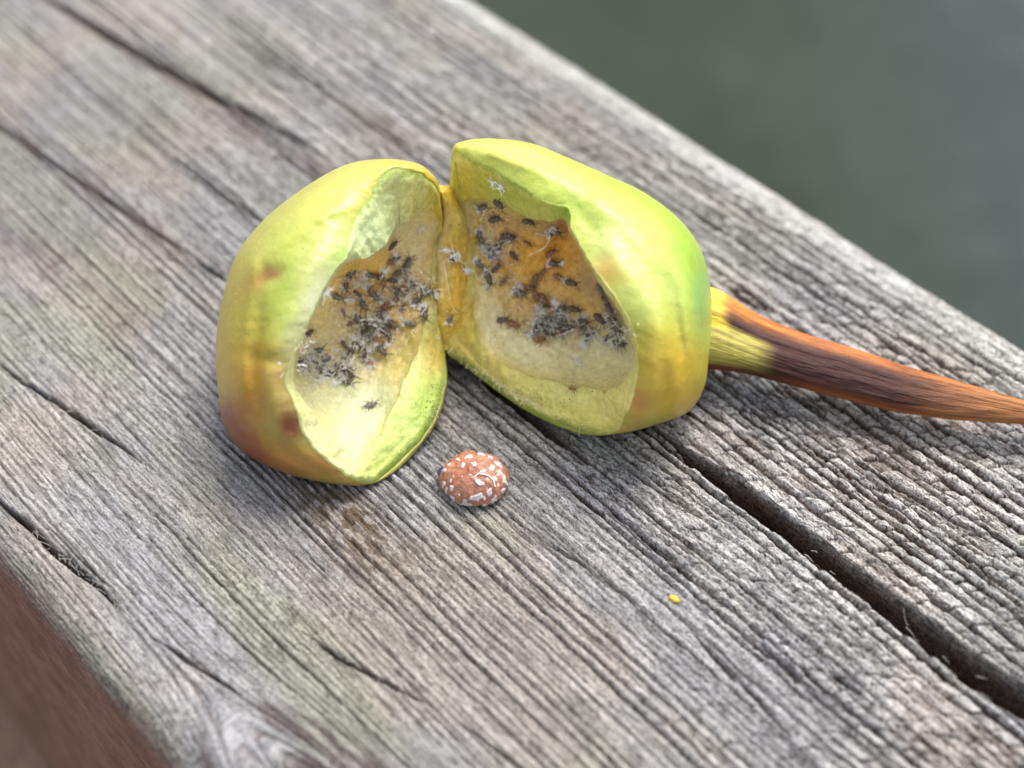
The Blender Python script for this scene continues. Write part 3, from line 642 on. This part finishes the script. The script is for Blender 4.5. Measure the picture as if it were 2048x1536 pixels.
# ------------------------------------------------------------------ ray casting onto the cavities
def soup(objs):
    Vs, Fs, o = [], [], 0
    for me in objs:
        V = np.empty(len(me.vertices)*3, np.float32); me.vertices.foreach_get("co", V); V = V.reshape(-1, 3)
        F = np.empty(len(me.loops), np.int32); me.loops.foreach_get("vertex_index", F); F = F.reshape(-1, 4)
        Vs.append(V); Fs.append(F+o); o += len(V)
    return np.concatenate(Vs), np.concatenate(Fs)
gm = [c.data for h_ in (shL, shR) for c in h_.children]+[shL.data, shR.data, bpy.data.meshes["hinge"], stalk_me]
GV, GF = soup(gm); BV = BVHTree.FromPolygons([tuple(v) for v in GV.tolist()], GF.tolist())
def hit(x, y):
    d = Vector(FWD + RT*((x-1024)/FPX) - UP*((y-768)/FPX)).normalized()
    loc, n, i, dist = BV.ray_cast(Vector(CAMP), d)
    if loc is None: return None
    if n.dot(d) > 0: n = -n
    return loc, n
gpart("torn_fibres", fringe(), FLESH, kind="stuff")
def frame_at(x, y, ang, lift=0.0):
    """matrix with +X along the screen angle (degrees, down positive), +Z out of the surface"""
    r = hit(x, y)
    if r is None: return None
    loc, n = r
    n = (n*0.6+Vector(-FWD)*0.4).normalized()
    a = math.radians(ang); t = Vector(RT*math.cos(a)-UP*math.sin(a)); t = (t-n*t.dot(n)).normalized(); b = n.cross(t)
    m = Matrix((t, b, n)).transposed().to_4x4(); m.translation = loc+n*lift; return m

# ------------------------------------------------------------------ aphids
def simple(name, c0, c1, sc, rough, spec=0.4, sss=0, bump=0.4):
    k = M(name, rough=rough, spec=spec); o = k.obj(); n = k.noise(sc, 4, 0.6, o)
    k.color(k.ramp(n, [(0.3, c0), (0.7, c1)])); k.normal(k.bump(n, bump, 0.004))
    if sss: k.b.inputs["Subsurface Weight"].default_value = sss; k.b.inputs["Subsurface Scale"].default_value = 0.02
    return k.m
DARK = simple("aphid_dark", (0.045, 0.036, 0.030), (0.20, 0.165, 0.13), 60, 0.45)
GREYB = simple("aphid_grey", (0.08, 0.075, 0.07), (0.28, 0.26, 0.23), 60, 0.5)
RUST = simple("aphid_rust", (0.20, 0.09, 0.045), (0.42, 0.22, 0.12), 50, 0.45, sss=0.2)
LEGM = simple("aphid_leg", (0.06, 0.036, 0.02), (0.15, 0.09, 0.05), 50, 0.5)
WAX = simple("white_wax", (0.90, 0.88, 0.85), (0.96, 0.95, 0.93), 80, 0.7, 0.3, bump=0)
def ellip(rx, ry, rz, c=(0, 0, 0), nu=14, nv=9, taper=0.0, rings=0.0, seed=0):
    V = []
    for i in range(nv):
        p = math.pi*i/(nv-1)
        for j in range(nu):
            a = 2*math.pi*j/nu; x = -math.cos(p); r = math.sin(p)*(1-taper*x)*(1+rings*math.sin(p*9))
            V.append((c[0]+rx*x, c[1]+ry*r*math.cos(a), c[2]+rz*r*math.sin(a)))
    return np.array(V), grid_faces(nv, nu, True)
def amesh(name, V, F, mat):
    m = mesh_np(name, V, F); m.materials.append(mat); return m
ABD = {}; THX = {}; HED = {}
for nm, mt in (("dark", DARK), ("grey", GREYB), ("rust", RUST)):
    V, F = ellip(.040, .0215, .019, (-.020, 0, .021), 16, 13, -.10, .05); ABD[nm] = amesh("abdomen", V, F, mt)
    V, F = ellip(.024, .0185, .018, (.020, 0, .024), 14, 9); THX[nm] = amesh("thorax", V, F, mt)
    V, F = ellip(.011, .0125, .010, (.043, 0, .023), 12, 8); HED[nm] = amesh("head", V, F, mt)
def leg_mesh(sx, ang, ln):
    a = math.radians(ang); d = np.array([math.cos(a), math.sin(a), 0])
    p = np.array([[sx, 0, .022], [sx, 0, .022]+d*.3*ln+[0, 0, .018], [sx, 0, .02]+d*.55*ln+[0, 0, .018], [sx, 0, .012]+d*.85*ln+[0, 0, -.004], [sx, 0, .006]+d*ln*1.05+[.004, 0, -.004]])
    V, F = tube_arrays(p, [.0028, .0026, .0020, .0015, .0011], 5); return amesh("leg", V, F, LEGM)
LEGS = [leg_mesh(.036, 48, .065), leg_mesh(.036, -48, .065), leg_mesh(.024, 95, .062), leg_mesh(.024, -95, .062), leg_mesh(.012, 140, .085), leg_mesh(.012, -140, .085)]
def ant(s):
    p = np.array([[.050, .004*s, .028], [.066, .016*s, .036], [.083, .026*s, .034], [.100, .031*s, .028]])
    V, F = tube_arrays(p, [.0024, .0021, .0017, .001], 4); return amesh("antenna", V, F, LEGM)
ANTS = [ant(1), ant(-1)]
def tuft(seed, n, R, c=(0, 0, 0), flat=0.5):
    rr = random.Random(seed); out = []
    for _ in range(n):
        a = rr.uniform(0, 2*math.pi); e = rr.uniform(0.05, 1.1)
        d = np.array([math.cos(a)*math.cos(e), math.sin(a)*math.cos(e), math.sin(e)*flat]); pos = np.array(c)+np.array([rr.gauss(0, R*.25), rr.gauss(0, R*.25), .006])
        ln = R*rr.uniform(.5, 1.25); m = 7; pts = [pos.copy()]
        ax = np.array([rr.gauss(0, 1), rr.gauss(0, 1), rr.gauss(0, 1)]); ax /= np.linalg.norm(ax); cur = rr.uniform(-.55, .55)
        for _k in range(m):
            d = d+np.cross(ax, d)*cur; d += np.array([rr.gauss(0, .16), rr.gauss(0, .16), rr.gauss(0, .08)]); d /= np.linalg.norm(d)
            pos = pos+d*ln/m; pts.append(pos.copy())
        pts = np.array(pts); pts[:, 2] = np.maximum(pts[:, 2], .002)
        r0 = rr.uniform(.0026, .0050); out.append(tube_arrays(pts, np.linspace(r0, r0*.45, m+1), 4, .7))
    # floccose core
    for _ in range(n//3):
        V, F = ellip(R*rr.uniform(.10, .2), R*rr.uniform(.08, .16), R*rr.uniform(.06, .12), (c[0]+rr.gauss(0, R*.22), c[1]+rr.gauss(0, R*.22), .008+abs(rr.gauss(0, .006))), 7, 6); out.append((V, F))
    return join(out)
WAXT = [amesh("wax_tuft", *tuft(s, 19+s % 5, .048), WAX) for s in range(8)]
WAXB = [amesh("wax_tuft", *tuft(30+s, 20, .040, (-.050, 0, .012), .9), WAX) for s in range(6)]
WAXR = [amesh("wax_thread", *tube_arrays(p, .0026, 4), WAX) for p in (
    np.array([[-.06, .02, .03], [-.04, .016, .045], [-.02, -.006, .047], [0, -.016, .044], [.018, .004, .048], [.03, .018, .035]]),
    np.array([[-.07, -.02, .02], [-.05, .012, .044], [-.028, .02, .042], [-.01, -.004, .048], [.01, -.02, .036]]))]
rA = random.Random(9)
def aphid(x, y, ang, kind='dark', wax=0, sc=1.0, label=None, group=None):
    m = frame_at(x, y, ang, 0.0)
    if m is None: return
    sc *= 0.84
    o = link("aphid", None, label=label, cat="aphid", group=group)
    loc, q, _ = m.decompose(); q = q @ Quaternion((1, 0, 0), rA.uniform(-.3, .3)) @ Quaternion((0, 1, 0), rA.uniform(-.2, .2))
    o.location = loc; o.rotation_mode = 'QUATERNION'; o.rotation_quaternion = q; o.scale = (sc*rA.uniform(.88, 1.08), sc*1.15, sc*1.1)
    o.empty_display_size = 0.05
    for nm, me in (("abdomen", ABD[kind]), ("thorax", THX[kind]), ("head", HED[kind])): link(nm, me, parent=o)
    for L_ in LEGS:
        if rA.random() < .92:
            l_ = link("leg", L_, parent=o); l_.rotation_euler = (0, 0, rA.uniform(-.28, .28))
    for a_ in ANTS: link("antenna", a_, parent=o)
    if wax >= 1: link("wax_tuft", rA.choice(WAXB), parent=o)
    if wax >= 2: link("wax_thread", rA.choice(WAXR), parent=o)
def tuft_thing(x, y, sc, label, group):
    m = frame_at(x, y, rA.uniform(0, 360), 0.004)
    if m is None: return
    o = link("wax_tuft", rA.choice(WAXT), label=label, cat="wax", group=group); o.matrix_world = m @ Matrix.Scale(sc, 4)
D, G_, R_ = 'dark', 'grey', 'rust'
# named individuals
one = [
 (742, 812, -15, G_, 1, 1.0, "lone grey aphid on the bare pale lower wall of the left hollow"),
 (903, 637, -60, G_, 1, .85, "grey aphid alone on the yellow hinge between the two halves"),
 (1006, 640, -12, D, 0, .95, "dark aphid on the pale left ridge of the right hollow, clear of the pile"),
 (1144, 566, 8, D, 0, 1.0, "dark plump aphid beside the smooth brown side wall of the right hollow"),
 (1037, 584, 15, G_, 2, 1.15, "large grey aphid with a white thread on its back in mid right hollow"),
 (1180, 672, -50, D, 2, 1.05, "long dark aphid with a curled white wax thread below the right pile"),
 (1240, 688, 20, D, 2, 1.0, "wax-matted dark aphid lowest against the right lip of the right hollow"),
 (1057, 440, 30, D, 0, .9, "dark aphid right under the upper cut edge of the right hollow"),
 (990, 437, -20, D, 0, 1.0, "black aphid below the pair at the top of the right hollow"),
 (1002, 407, 12, D, 0, 1.0, "black aphid at the very top of the right hollow"),
 (966, 412, -30, G_, 1, .9, "grey aphid with white wax on its right at the top of the right hollow"),
 (905, 516, -30, D, 1, .7, "small dark aphid high on the hinge left of the right hollow"),
 (1107, 463, 15, G_, 1, 1.1, "grey aphid at the upper right corner of the right hollow, by the long thread"),
 (1146, 778, 20, R_, 0, .6, "small faded brown aphid on the cut face below the right hollow"),
 (857, 582, 24, G_, 2, 1.1, "brownish grey aphid with a white wax tail nearest the hinge in the left hollow"),
 (851, 628, 72, D, 2, 1.05, "black aphid wrapped in white threads, head down by the hinge in the left hollow"),
 (822, 652, 18, G_, 1, 1.0, "grey aphid with fluffy wax on its left, lower right of the left hollow"),
 (765, 702, 38, D, 1, 1.05, "stout black aphid at the lower right end of the left pile"),
 (690, 763, 22, D, 2, 1.05, "black aphid lowest in the left pile, above the pale wall"),
 (747, 590, 50, G_, 0, 1.1, "bare grey aphid with spread legs on the orange floor of the left hollow"),
 (744, 548, 15, D, 1, 1.0, "dark aphid with a white wax lump behind it, high on the left floor"),
 (764, 558, 70, R_, 0, 1.1, "reddish brown aphid high on the floor of the left hollow"),
 (813, 527, -70, D, 1, 1.0, "dark upright aphid with white wax above, top right of the left hollow"),
 (616, 665, -40, D, 1, .8, "small dark aphid at the left lip of the left hollow"),
 (782, 488, -50, D, 0, .9, "black aphid tucked under the pale cut face at the top of the left hollow")]
for (x, y, a, k, w_, s_, lb) in one: aphid(x, y, a, k, w_, s_, lb)
# crowds nobody can tell apart one by one
crowd = [
 ("dark aphids crowded in the upper left hollow", "aphids in the upper left hollow",
  [(712, 588, 40, D, 0), (826, 566, 32, D, 2), (836, 601, -40, D, 1), (728, 612, 58, G_, 1), (792, 512, 10, D, 0), (800, 545, -20, D, 0), (690, 570, 80, D, 1), (700, 548, -30, D, 0), (797, 586, 70, D, 0), (786, 562, 10, D, 1), (676, 592, 20, G_, 1)]),
 ("reddish brown aphids on the left hollow floor", "rusty aphids in the left hollow",
  [(775, 524, 20, R_, 0), (773, 612, -20, R_, 0), (686, 625, 60, R_, 0), (745, 578, 120, R_, 0), (810, 580, 10, R_, 0), (700, 645, -30, R_, 0), (760, 680, 30, R_, 0), (812, 556, 70, R_, 0), (740, 728, 10, R_, 0)]),
 ("dark waxy aphids in the left hollow's pile", "aphids in the left pile",
  [(737, 650, 10, D, 1), (758, 632, -80, D, 1), (770, 658, -20, D, 2), (727, 668, 60, D, 1), (745, 676, 10, D, 1), (713, 690, -10, D, 1), (728, 704, 70, D, 2), (700, 706, 120, D, 1), (762, 640, 140, D, 0), (806, 618, -50, D, 1), (718, 640, 60, G_, 1),
   (785, 650, 40, D, 1), (690, 690, 60, D, 1), (740, 662, 150, D, 0), (775, 668, 60, D, 0)]),
 ("waxy aphids in white fluff low in the left hollow", "aphids in the lower left fluff",
  [(628, 728, 20, D, 1), (645, 742, 70, D, 1), (665, 748, -10, D, 2), (682, 736, 40, D, 1), (655, 720, 140, G_, 1), (604, 728, 70, D, 1), (636, 700, -20, G_, 1), (700, 745, 60, D, 1)]),
 ("dark aphids scattered on the right hollow's orange floor", "aphids on the right orange floor",
  [(963, 474, 70, D, 1), (1002, 490, -58, D, 2), (1027, 513, 48, D, 0), (994, 534, -48, D, 0), (975, 556, 72, D, 1), (1108, 526, 5, D, 1), (1016, 470, 20, D, 0), (980, 500, 30, D, 1), (985, 515, -10, G_, 0), (958, 530, 50, G_, 1)]),
 ("reddish brown aphids in the right hollow", "rusty aphids in the right hollow",
  [(1007, 562, -50, R_, 0), (1055, 487, 30, R_, 0), (1101, 505, -40, R_, 0), (1084, 546, -58, R_, 0), (1119, 556, 20, R_, 0), (1062, 574, 20, R_, 0), (1075, 590, 60, R_, 0), (1028, 648, 20, R_, 0), (1078, 680, 0, R_, 0), (1120, 668, 30, R_, 0), (1066, 560, 100, R_, 0), (1090, 600, 60, R_, 0)]),
 ("dark aphids in the waxy pile in the right hollow", "aphids in the right pile",
  [(1093, 610, 40, D, 1), (1112, 626, 70, D, 1), (1078, 652, 10, D, 1), (1065, 665, -60, D, 2), (1115, 650, 10, D, 2), (1128, 642, 60, D, 1), (1100, 655, 100, D, 1), (1122, 620, -30, D, 0), (1105, 640, 30, D, 0), (1090, 640, 70, G_, 1), (1132, 658, -20, D, 0), (1098, 668, 20, D, 0), (1146, 616, 20, D, 0)]),
 ("aphids between the right pile and right lip", "aphids right of the right pile",
  [(1170, 642, 20, D, 1), (1168, 652, 80, D, 0), (1198, 640, 40, D, 0), (1215, 676, -30, D, 1)]),
 ("aphids on the shaded wall under the right lip", "aphids on the right shaded wall",
  [(1204, 578, 60, G_, 0), (1212, 598, 50, G_, 0), (1220, 618, 60, G_, 0), (1230, 640, 70, G_, 1), (1238, 662, 70, G_, 1)])]
ORD = ["first", "second", "third", "fourth", "fifth", "sixth", "seventh", "eighth", "ninth", "tenth", "eleventh", "twelfth", "thirteenth", "fourteenth", "fifteenth", "sixteenth"]
for lb, gp, L_ in crowd:
    L_ = sorted(L_, key=lambda r: r[1])
    for n_, (x, y, a, k, w_) in enumerate(L_):
        pos = "topmost" if n_ == 0 else "lowest" if n_ == len(L_)-1 else ORD[n_]+" from the top"
        aphid(x+rA.uniform(-2, 2), y, a, k, w_, rA.uniform(.66, 1.12), pos+" of the "+lb, gp)
for lb, gp, L_ in [
 ("white curly wax tuft among the aphids in the left hollow", "wax tufts in the left hollow",
  [(730, 552), (716, 568), (734, 568), (692, 600), (688, 625), (738, 638), (745, 655), (770, 632), (720, 684), (708, 676), (745, 692), (755, 690), (672, 700), (690, 708), (655, 745), (648, 762), (672, 770), (608, 720), (604, 736), (742, 732), (735, 716), (800, 520), (790, 505),
   (805, 640), (783, 606), (820, 562), (845, 612), (645, 585), (700, 722), (640, 760), (680, 752), (775, 690), (740, 700), (798, 560), (770, 545), (755, 600), (690, 575)]),
 ("white curly wax tuft among the aphids in the right hollow", "wax tufts in the right hollow",
  [(970, 420), (963, 492), (972, 505), (985, 510), (975, 570), (1015, 482), (1123, 528), (1098, 455), (1065, 645), (1062, 672), (1070, 678), (1110, 610), (1100, 650), (1118, 640), (1132, 632), (1175, 632), (1165, 690), (1172, 695), (1230, 690), (1245, 680), (1205, 650),
   (1090, 664), (1118, 668), (1210, 630), (1155, 725), (1075, 630), (1130, 560), (1035, 570), (952, 520), (1142, 660), (1085, 625)]),
 ("wisp of white wax stuck on the hinge or cut edge", "wax wisps on the hinge", [(912, 508), (875, 588), (893, 500), (985, 362), (1004, 372), (936, 540), (842, 455)])]:
    for (x, y) in L_:
        zone = "" if "wisp" in lb else "upper part of the " if y < 590 else "middle of the " if y < 680 else "lower part of the "
        tuft_thing(x+rA.uniform(-3, 3), y+rA.uniform(-3, 3), rA.uniform(.6, 1.05), lb.replace("in the ", "in the "+zone) if zone else lb, (zone+gp) if zone else gp)
# long loose threads
def thread(pts, r, label):
    out = []
    for (x, y, l_) in pts:
        q = hit(x, y); out.append(q[0]+q[1]*0.02+Vector(-FWD)*l_)
    A = np.array([tuple(p) for p in out]); n = 40; t = np.linspace(0, len(A)-1.0001, n); i = np.floor(t).astype(int); f = (t-i)[:, None]
    p0 = A[np.maximum(i-1, 0)]; p1 = A[i]; p2 = A[i+1]; p3 = A[np.minimum(i+2, len(A)-1)]
    C_ = 0.5*((2*p1)+(-p0+p2)*f+(2*p0-5*p1+4*p2-p3)*f*f+(-p0+3*p1-3*p2+p3)*f**3)
    rad = r*(0.8+0.35*np.sin(np.linspace(0, 14, n)))*np.linspace(1, .5, n)
    link("wax_thread", mesh_np("wax_thread", *tube_arrays(C_, rad, 6)), WAX, label=label, cat="wax thread")
thread([(1098, 466, .04), (1096, 480, .06), (1086, 494, .07), (1072, 503, .06), (1059, 513, .05)], .0055, "longest white wax thread, arched across the orange floor of the right hollow")
thread([(1070, 462, .02), (1080, 464, .02), (1092, 468, .03), (1110, 470, .03)], .003, "short white thread beside the upper right corner of the right hollow")
thread([(708, 716, .03), (700, 728, .05), (690, 738, .06), (682, 742, .05), (676, 752, .03)], .004, "straight pale thread standing out of the fluff at the lower left")
thread([(720, 640, .05), (740, 641, .06), (762, 642, .05)], .004, "straight white thread lying across the left pile")
thread([(890, 520, .0), (906, 600, .02), (915, 622, .02), (935, 615, .01)], .0016, "hair-thin thread stretched over the hinge beside the grey aphid")
thread([(981, 356, .0), (986, 362, .01), (996, 361, .01), (1003, 368, .01), (1014, 370, .0)], .0028, "curled white thread on the upper cut face of the right half")
thread([(960, 440, .03), (969, 428, .03), (972, 418, .02)], .004, "white thread hanging from the top grey aphid in the right hollow")
thread([(1148, 660, .04), (1130, 668, .05), (1118, 676, .04)], .004, "bent cream thread on the lower edge of the right pile")
# fine specks
mk = M("honey_specks", rough=0.35, spec=0.5); mk.color(mk.ramp(mk.noise(14, 2, 0.5, mk.obj()), [(0.35, (0.62, 0.50, 0.26)), (0.6, (0.75, 0.68, 0.52))])); SPK = mk.m
def specks(n, seed, rr0, rr1, regs):
    rr = random.Random(seed); out = []
    for _ in range(n):
        cx, cy, sx, sy = rr.choice(regs); x = rr.gauss(cx, sx); y = rr.gauss(cy, sy); q = hit(x, y)
        if q is None: continue
        r = rr.uniform(rr0, rr1); V, F = ellip(r*rr.uniform(.8, 1.8), r, r, (0, 0, 0), 6, 5)
        A = Matrix.Rotation(rr.uniform(0, 6), 3, 'Z') @ Matrix.Rotation(rr.uniform(0, 6), 3, 'X'); V = V @ np.array(A).T+np.array(q[0]); out.append((V, F))
    return join(out)
link("pale_specks", mesh_np("pale_specks", *specks(520, 5, .0012, .0034, [(740, 620, 70, 80), (680, 720, 50, 30), (1080, 600, 80, 70), (1140, 680, 60, 20), (870, 780, 14, 60), (910, 640, 14, 60), (990, 740, 40, 14)])), SPK, label="scattered pale wax and honeydew grains over both hollows", cat="specks", kind="stuff")
link("dark_specks", mesh_np("dark_specks", *specks(520, 6, .0014, .0042, [(740, 600, 60, 70), (700, 700, 60, 40), (1080, 540, 70, 60), (1110, 650, 60, 24), (860, 820, 14, 50), (1000, 450, 40, 14), (1040, 800, 60, 12)])), LEGM, label="scattered dark droppings and leg scraps over both hollows", cat="specks", kind="stuff")
# shed skins and wispy hairs as a felt over the piles
def felt(n, seed, regs, r0, r1, L0, L1):
    rr = random.Random(seed); out = []
    for _ in range(n):
        cx, cy, sx, sy = rr.choice(regs); x = rr.gauss(cx, sx); y = rr.gauss(cy, sy); q = hit(x, y)
        if q is None: continue
        p = np.array(q[0]+q[1]*rr.uniform(.01, .05)); d = np.array([rr.gauss(0, 1) for _ in range(3)]); d /= np.linalg.norm(d); ax = np.array([rr.gauss(0, 1) for _ in range(3)]); ax /= np.linalg.norm(ax)
        cu = rr.uniform(-.5, .5); ln = rr.uniform(L0, L1); pts = [p.copy()]
        for k in range(6):
            d = d+np.cross(ax, d)*cu; d /= np.linalg.norm(d); p = p+d*ln/6; pts.append(p.copy())
        r = rr.uniform(r0, r1); out.append(tube_arrays(np.array(pts), np.linspace(r, r*.5, 7), 3))
    return join(out)
link("wax_felt", mesh_np("wax_felt", *felt(1700, 8, [(740, 660, 34, 24), (665, 738, 34, 18), (660, 735, 34, 20), (745, 575, 44, 34), (1105, 645, 28, 20), (990, 510, 26, 34), (1200, 670, 34, 18), (820, 590, 24, 34), (610, 720, 10, 24)], .0014, .0036, .02, .06)), WAX, label="fine white wax hairs strewn over the aphid piles", cat="wax", kind="stuff")
link("shed_legs", mesh_np("shed_legs", *felt(300, 9, [(745, 575, 50, 40), (740, 660, 40, 30), (1050, 530, 60, 44), (1110, 650, 50, 26)], .0009, .0018, .02, .04)), LEGM, label="loose dark leg and antenna scraps among the aphids", cat="debris", kind="stuff")

# ------------------------------------------------------------------ founding aphid on the board
BB = BVHTree.FromObject(board, bpy.context.evaluated_depsgraph_get()) if False else None
def mother():
    c = Vector(on_board(950, 975)); rt = random.Random(5)
    root = link("aphid", None, label="big round orange-brown aphid dotted with white wax, alone on the wood before the gall", cat="aphid"); root.location = c
    # local frame: x right, y back, z up
    nu, nv = 120, 70; a = np.linspace(0, 2*math.pi, nu, endpoint=False); p = np.linspace(0, math.pi, nv)
    Pp, Aa = np.meshgrid(p, a, indexing='ij')
    x = np.sin(Pp)*np.cos(Aa); y = np.sin(Pp)*np.sin(Aa); z = np.cos(Pp)
    pz = np.where(z < 0, z*0.55, z)
    def surf(x, y, z):
        seg = 0.016*np.sin(9.0*(x*0.8-y*0.55)+2.2*fbm(x*2+9, y*2+5, 3, 2))
        n = 0.10*(fbm(x*3.3+20+z, y*4+10-z, 4, 3)-.5)+0.035*(fbm(x*13+20+z*3, y*13+z*5, 5, 2)-.5)
        dim = -0.035*np.exp(-((x+.05)**2+(y+.35)**2)/.03)+0.03*np.exp(-((x-.25)**2+(y+.0)**2)/.03)-0.03*np.exp(-((x-.1)**2+(y-.1)**2)/.01)
        s = 1+seg*1.4+n*1.7+dim*1.3
        return 0.213*x*s, 0.185*y*s, 0.165*np.where(z < 0, z*0.6, z)*s
    X, Y, Z = surf(x, y, z)
    col = paint(X*1000+500, Y*1000+500, (166, 116, 92), [(560, 520, 90, 60, 0, (172, 128, 106), .7), (450, 440, 80, 40, 20, (150, 90, 60), .8), (640, 420, 60, 60, 0, (184, 126, 96), .6), (420, 560, 60, 50, 0, (172, 112, 84), .6)], 4)
    me = mesh_np("body", np.stack([X, Y, Z], -1).reshape(-1, 3), grid_faces(nv, nu, True, flip=False), col=col.reshape(-1, 3))
    mk = M("founder_skin", rough=0.42, spec=0.5); o = mk.obj(); n = mk.noise(40, 4, 0.6, o)
    mk.color(mk.mix(mk.attr("tint"), mk.ramp(n, [(0.3, (0.66, 0.58, 0.52)), (0.66, (1.15, 1.15, 1.15))]), 0.8, 'MULTIPLY')); mk.normal(mk.bump(n, .6, .01))
    mk.b.inputs["Subsurface Weight"].default_value = .3; mk.b.inputs["Subsurface Scale"].default_value = .04
    body = link("body", me, mk.m, parent=root); body.location = (0, 0, 0.075)
    WP = simple("powder_wax", (0.46, 0.40, 0.40), (0.66, 0.60, 0.60), 60, 0.85, 0.1, sss=0.2, bump=.8)
    # wax pads: positions on the top, seen from above (photo offsets in px from its middle, size px)
    pads = [(-23, -37, 8, 6), (0, -37, 6, 6), (-47, -5, 7, 10), (-45, 13, 6, 8), (-57, 22, 5, 10), (17, -25, 10, 6), (35, -30, 11, 9), (30, -50, 8, 6), (52, -18, 12, 8), (40, -8, 8, 9), (12, 0, 12, 9), (30, 18, 9, 11), (6, 30, 15, 10), (40, 36, 9, 10), (60, -2, 9, 12),
            (-15, 50, 17, 13), (-42, 36, 10, 8), (-52, 42, 10, 6), (-30, 52, 12, 7), (-12, -52, 10, 7), (12, -56, 9, 6), (48, -42, 12, 8), (20, 52, 9, 6), (-33, -47, 8, 6), (58, 20, 8, 9), (-62, 6, 5, 9), (56, -34, 8, 7), (-48, -34, 6, 6), (-56, -22, 6, 6), (2, 58, 9, 5), (24, -8, 5, 4), (-8, -18, 3, 3), (-24, -14, 3, 3), (-30, 26, 3, 3), (20, 34, 5, 5), (48, 6, 4, 5)]
    for n_, (px, py, sx, sy) in enumerate(pads):
        fx = max(-.97, min(.97, px/68)); fy = max(-.97, min(.97, -py/60))
        r = math.hypot(fx, fy)
        if r > .96: fx *= .96/r; fy *= .96/r
        # screen up mixes depth and height
        fz = math.sqrt(max(0.02, 1-fx*fx-fy*fy)); sn = 1
        # rotate from screen frame (looking 47 deg down) to local
        loc_y = fy*ST+fz*(-CT); loc_z = fy*CT+fz*ST
        X0, Y0, Z0 = surf(np.array([fx]), np.array([loc_y]), np.array([loc_z]))
        nrm = Vector((X0[0]/.213**2, Y0[0]/.185**2, Z0[0]/.165**2)).normalized()
        nn = 18; V = [(0, 0, .0045)]; ra = [rt.choice((.5, .8, 1.0, 1.2))*rt.uniform(.8, 1.2) for _ in range(nn)]; ra = [(ra[k]*.75+ra[k-1]*.25) for k in range(nn)]; sx *= rt.uniform(.8, 1.15); sy *= rt.uniform(.8, 1.15)
        for ring, (f, zz) in enumerate(((.55, .0045), (.88, .003), (1.0, -.006))):
            for k in range(nn):
                a = 2*math.pi*k/nn; V.append((f*ra[k]*math.cos(a)*sx*.0031, f*ra[k]*math.sin(a)*sy*.0031, zz+rt.uniform(-.0015, .0015)))
        F = [(0, 1+k, 1+(k+1) % nn) for k in range(nn)]
        for ring in range(2):
            for k in range(nn):
                a0 = 1+ring*nn+k; a1 = 1+ring*nn+(k+1) % nn; F.append((a0, a0+nn, a1+nn, a1))
        m = bpy.data.meshes.new("wax_pad"); m.from_pydata(V, [], F); m.update(); m.polygons.foreach_set("use_smooth", [True]*len(F)); m.materials.append(WP)
        o = link("wax_pad", m, parent=body); q = nrm.to_track_quat('Z', 'Y'); o.rotation_mode = 'QUATERNION'; o.rotation_quaternion = q; o.location = (X0[0], Y0[0], Z0[0])
    # curled thread on its back
    pts = []
    for (px, py) in [(10, 2), (4, -4), (2, -14), (8, -20), (18, -18), (28, -14), (34, -6), (36, 6)]:
        fx = px/68; fy = -py/60; fz = math.sqrt(1-fx*fx-fy*fy); ly = fy*ST-fz*CT; lz = fy*CT+fz*ST
        X0, Y0, Z0 = surf(np.array([fx]), np.array([ly]), np.array([lz])); pts.append((X0[0]*1.06, Y0[0]*1.06, Z0[0]*1.06))
    link("wax_thread", mesh_np("wax_thread", *tube_arrays(np.array(pts), .0032, 6)), WAX, parent=body)
    V, F = ellip(.030, .040, .035, (-.205, .055, .075), 16, 12)
    BL = simple("blue_black_head", (0.02, 0.02, 0.035), (0.07, 0.07, 0.12), 40, .35)
    link("head", mesh_np("head", V, F), BL, parent=root)
mother()

# yellow grain
def grain():
    rt = random.Random(2); c = Vector(on_board(1348, 1201))
    V, F = ellip(.032, .024, .02, (0, 0, 0), 14, 10); V = V*(1+0.5*(np.array([rt.random() for _ in V])[:, None]-.5))*np.array([.95, .85, .8])
    mk = simple("yellow_grain", (0.52, 0.34, 0.015), (0.72, 0.55, 0.06), 45, .6)
    o = link("pollen_grain", mesh_np("pollen_grain", V, F), mk, label="tiny bright yellow grain on the grey wood below the gall", cat="grain"); o.location = c+Vector((0, 0, .015)); o.rotation_euler = (0, 0, -.6)
grain()
print("u-range", ULO, UHI, "W", VR-VL, "board quads", len(board_me.polygons)); print("objects", len(bpy.data.objects), "tris ~", sum(len(o.data.polygons)*2 for o in bpy.data.objects if o.type == 'MESH'))
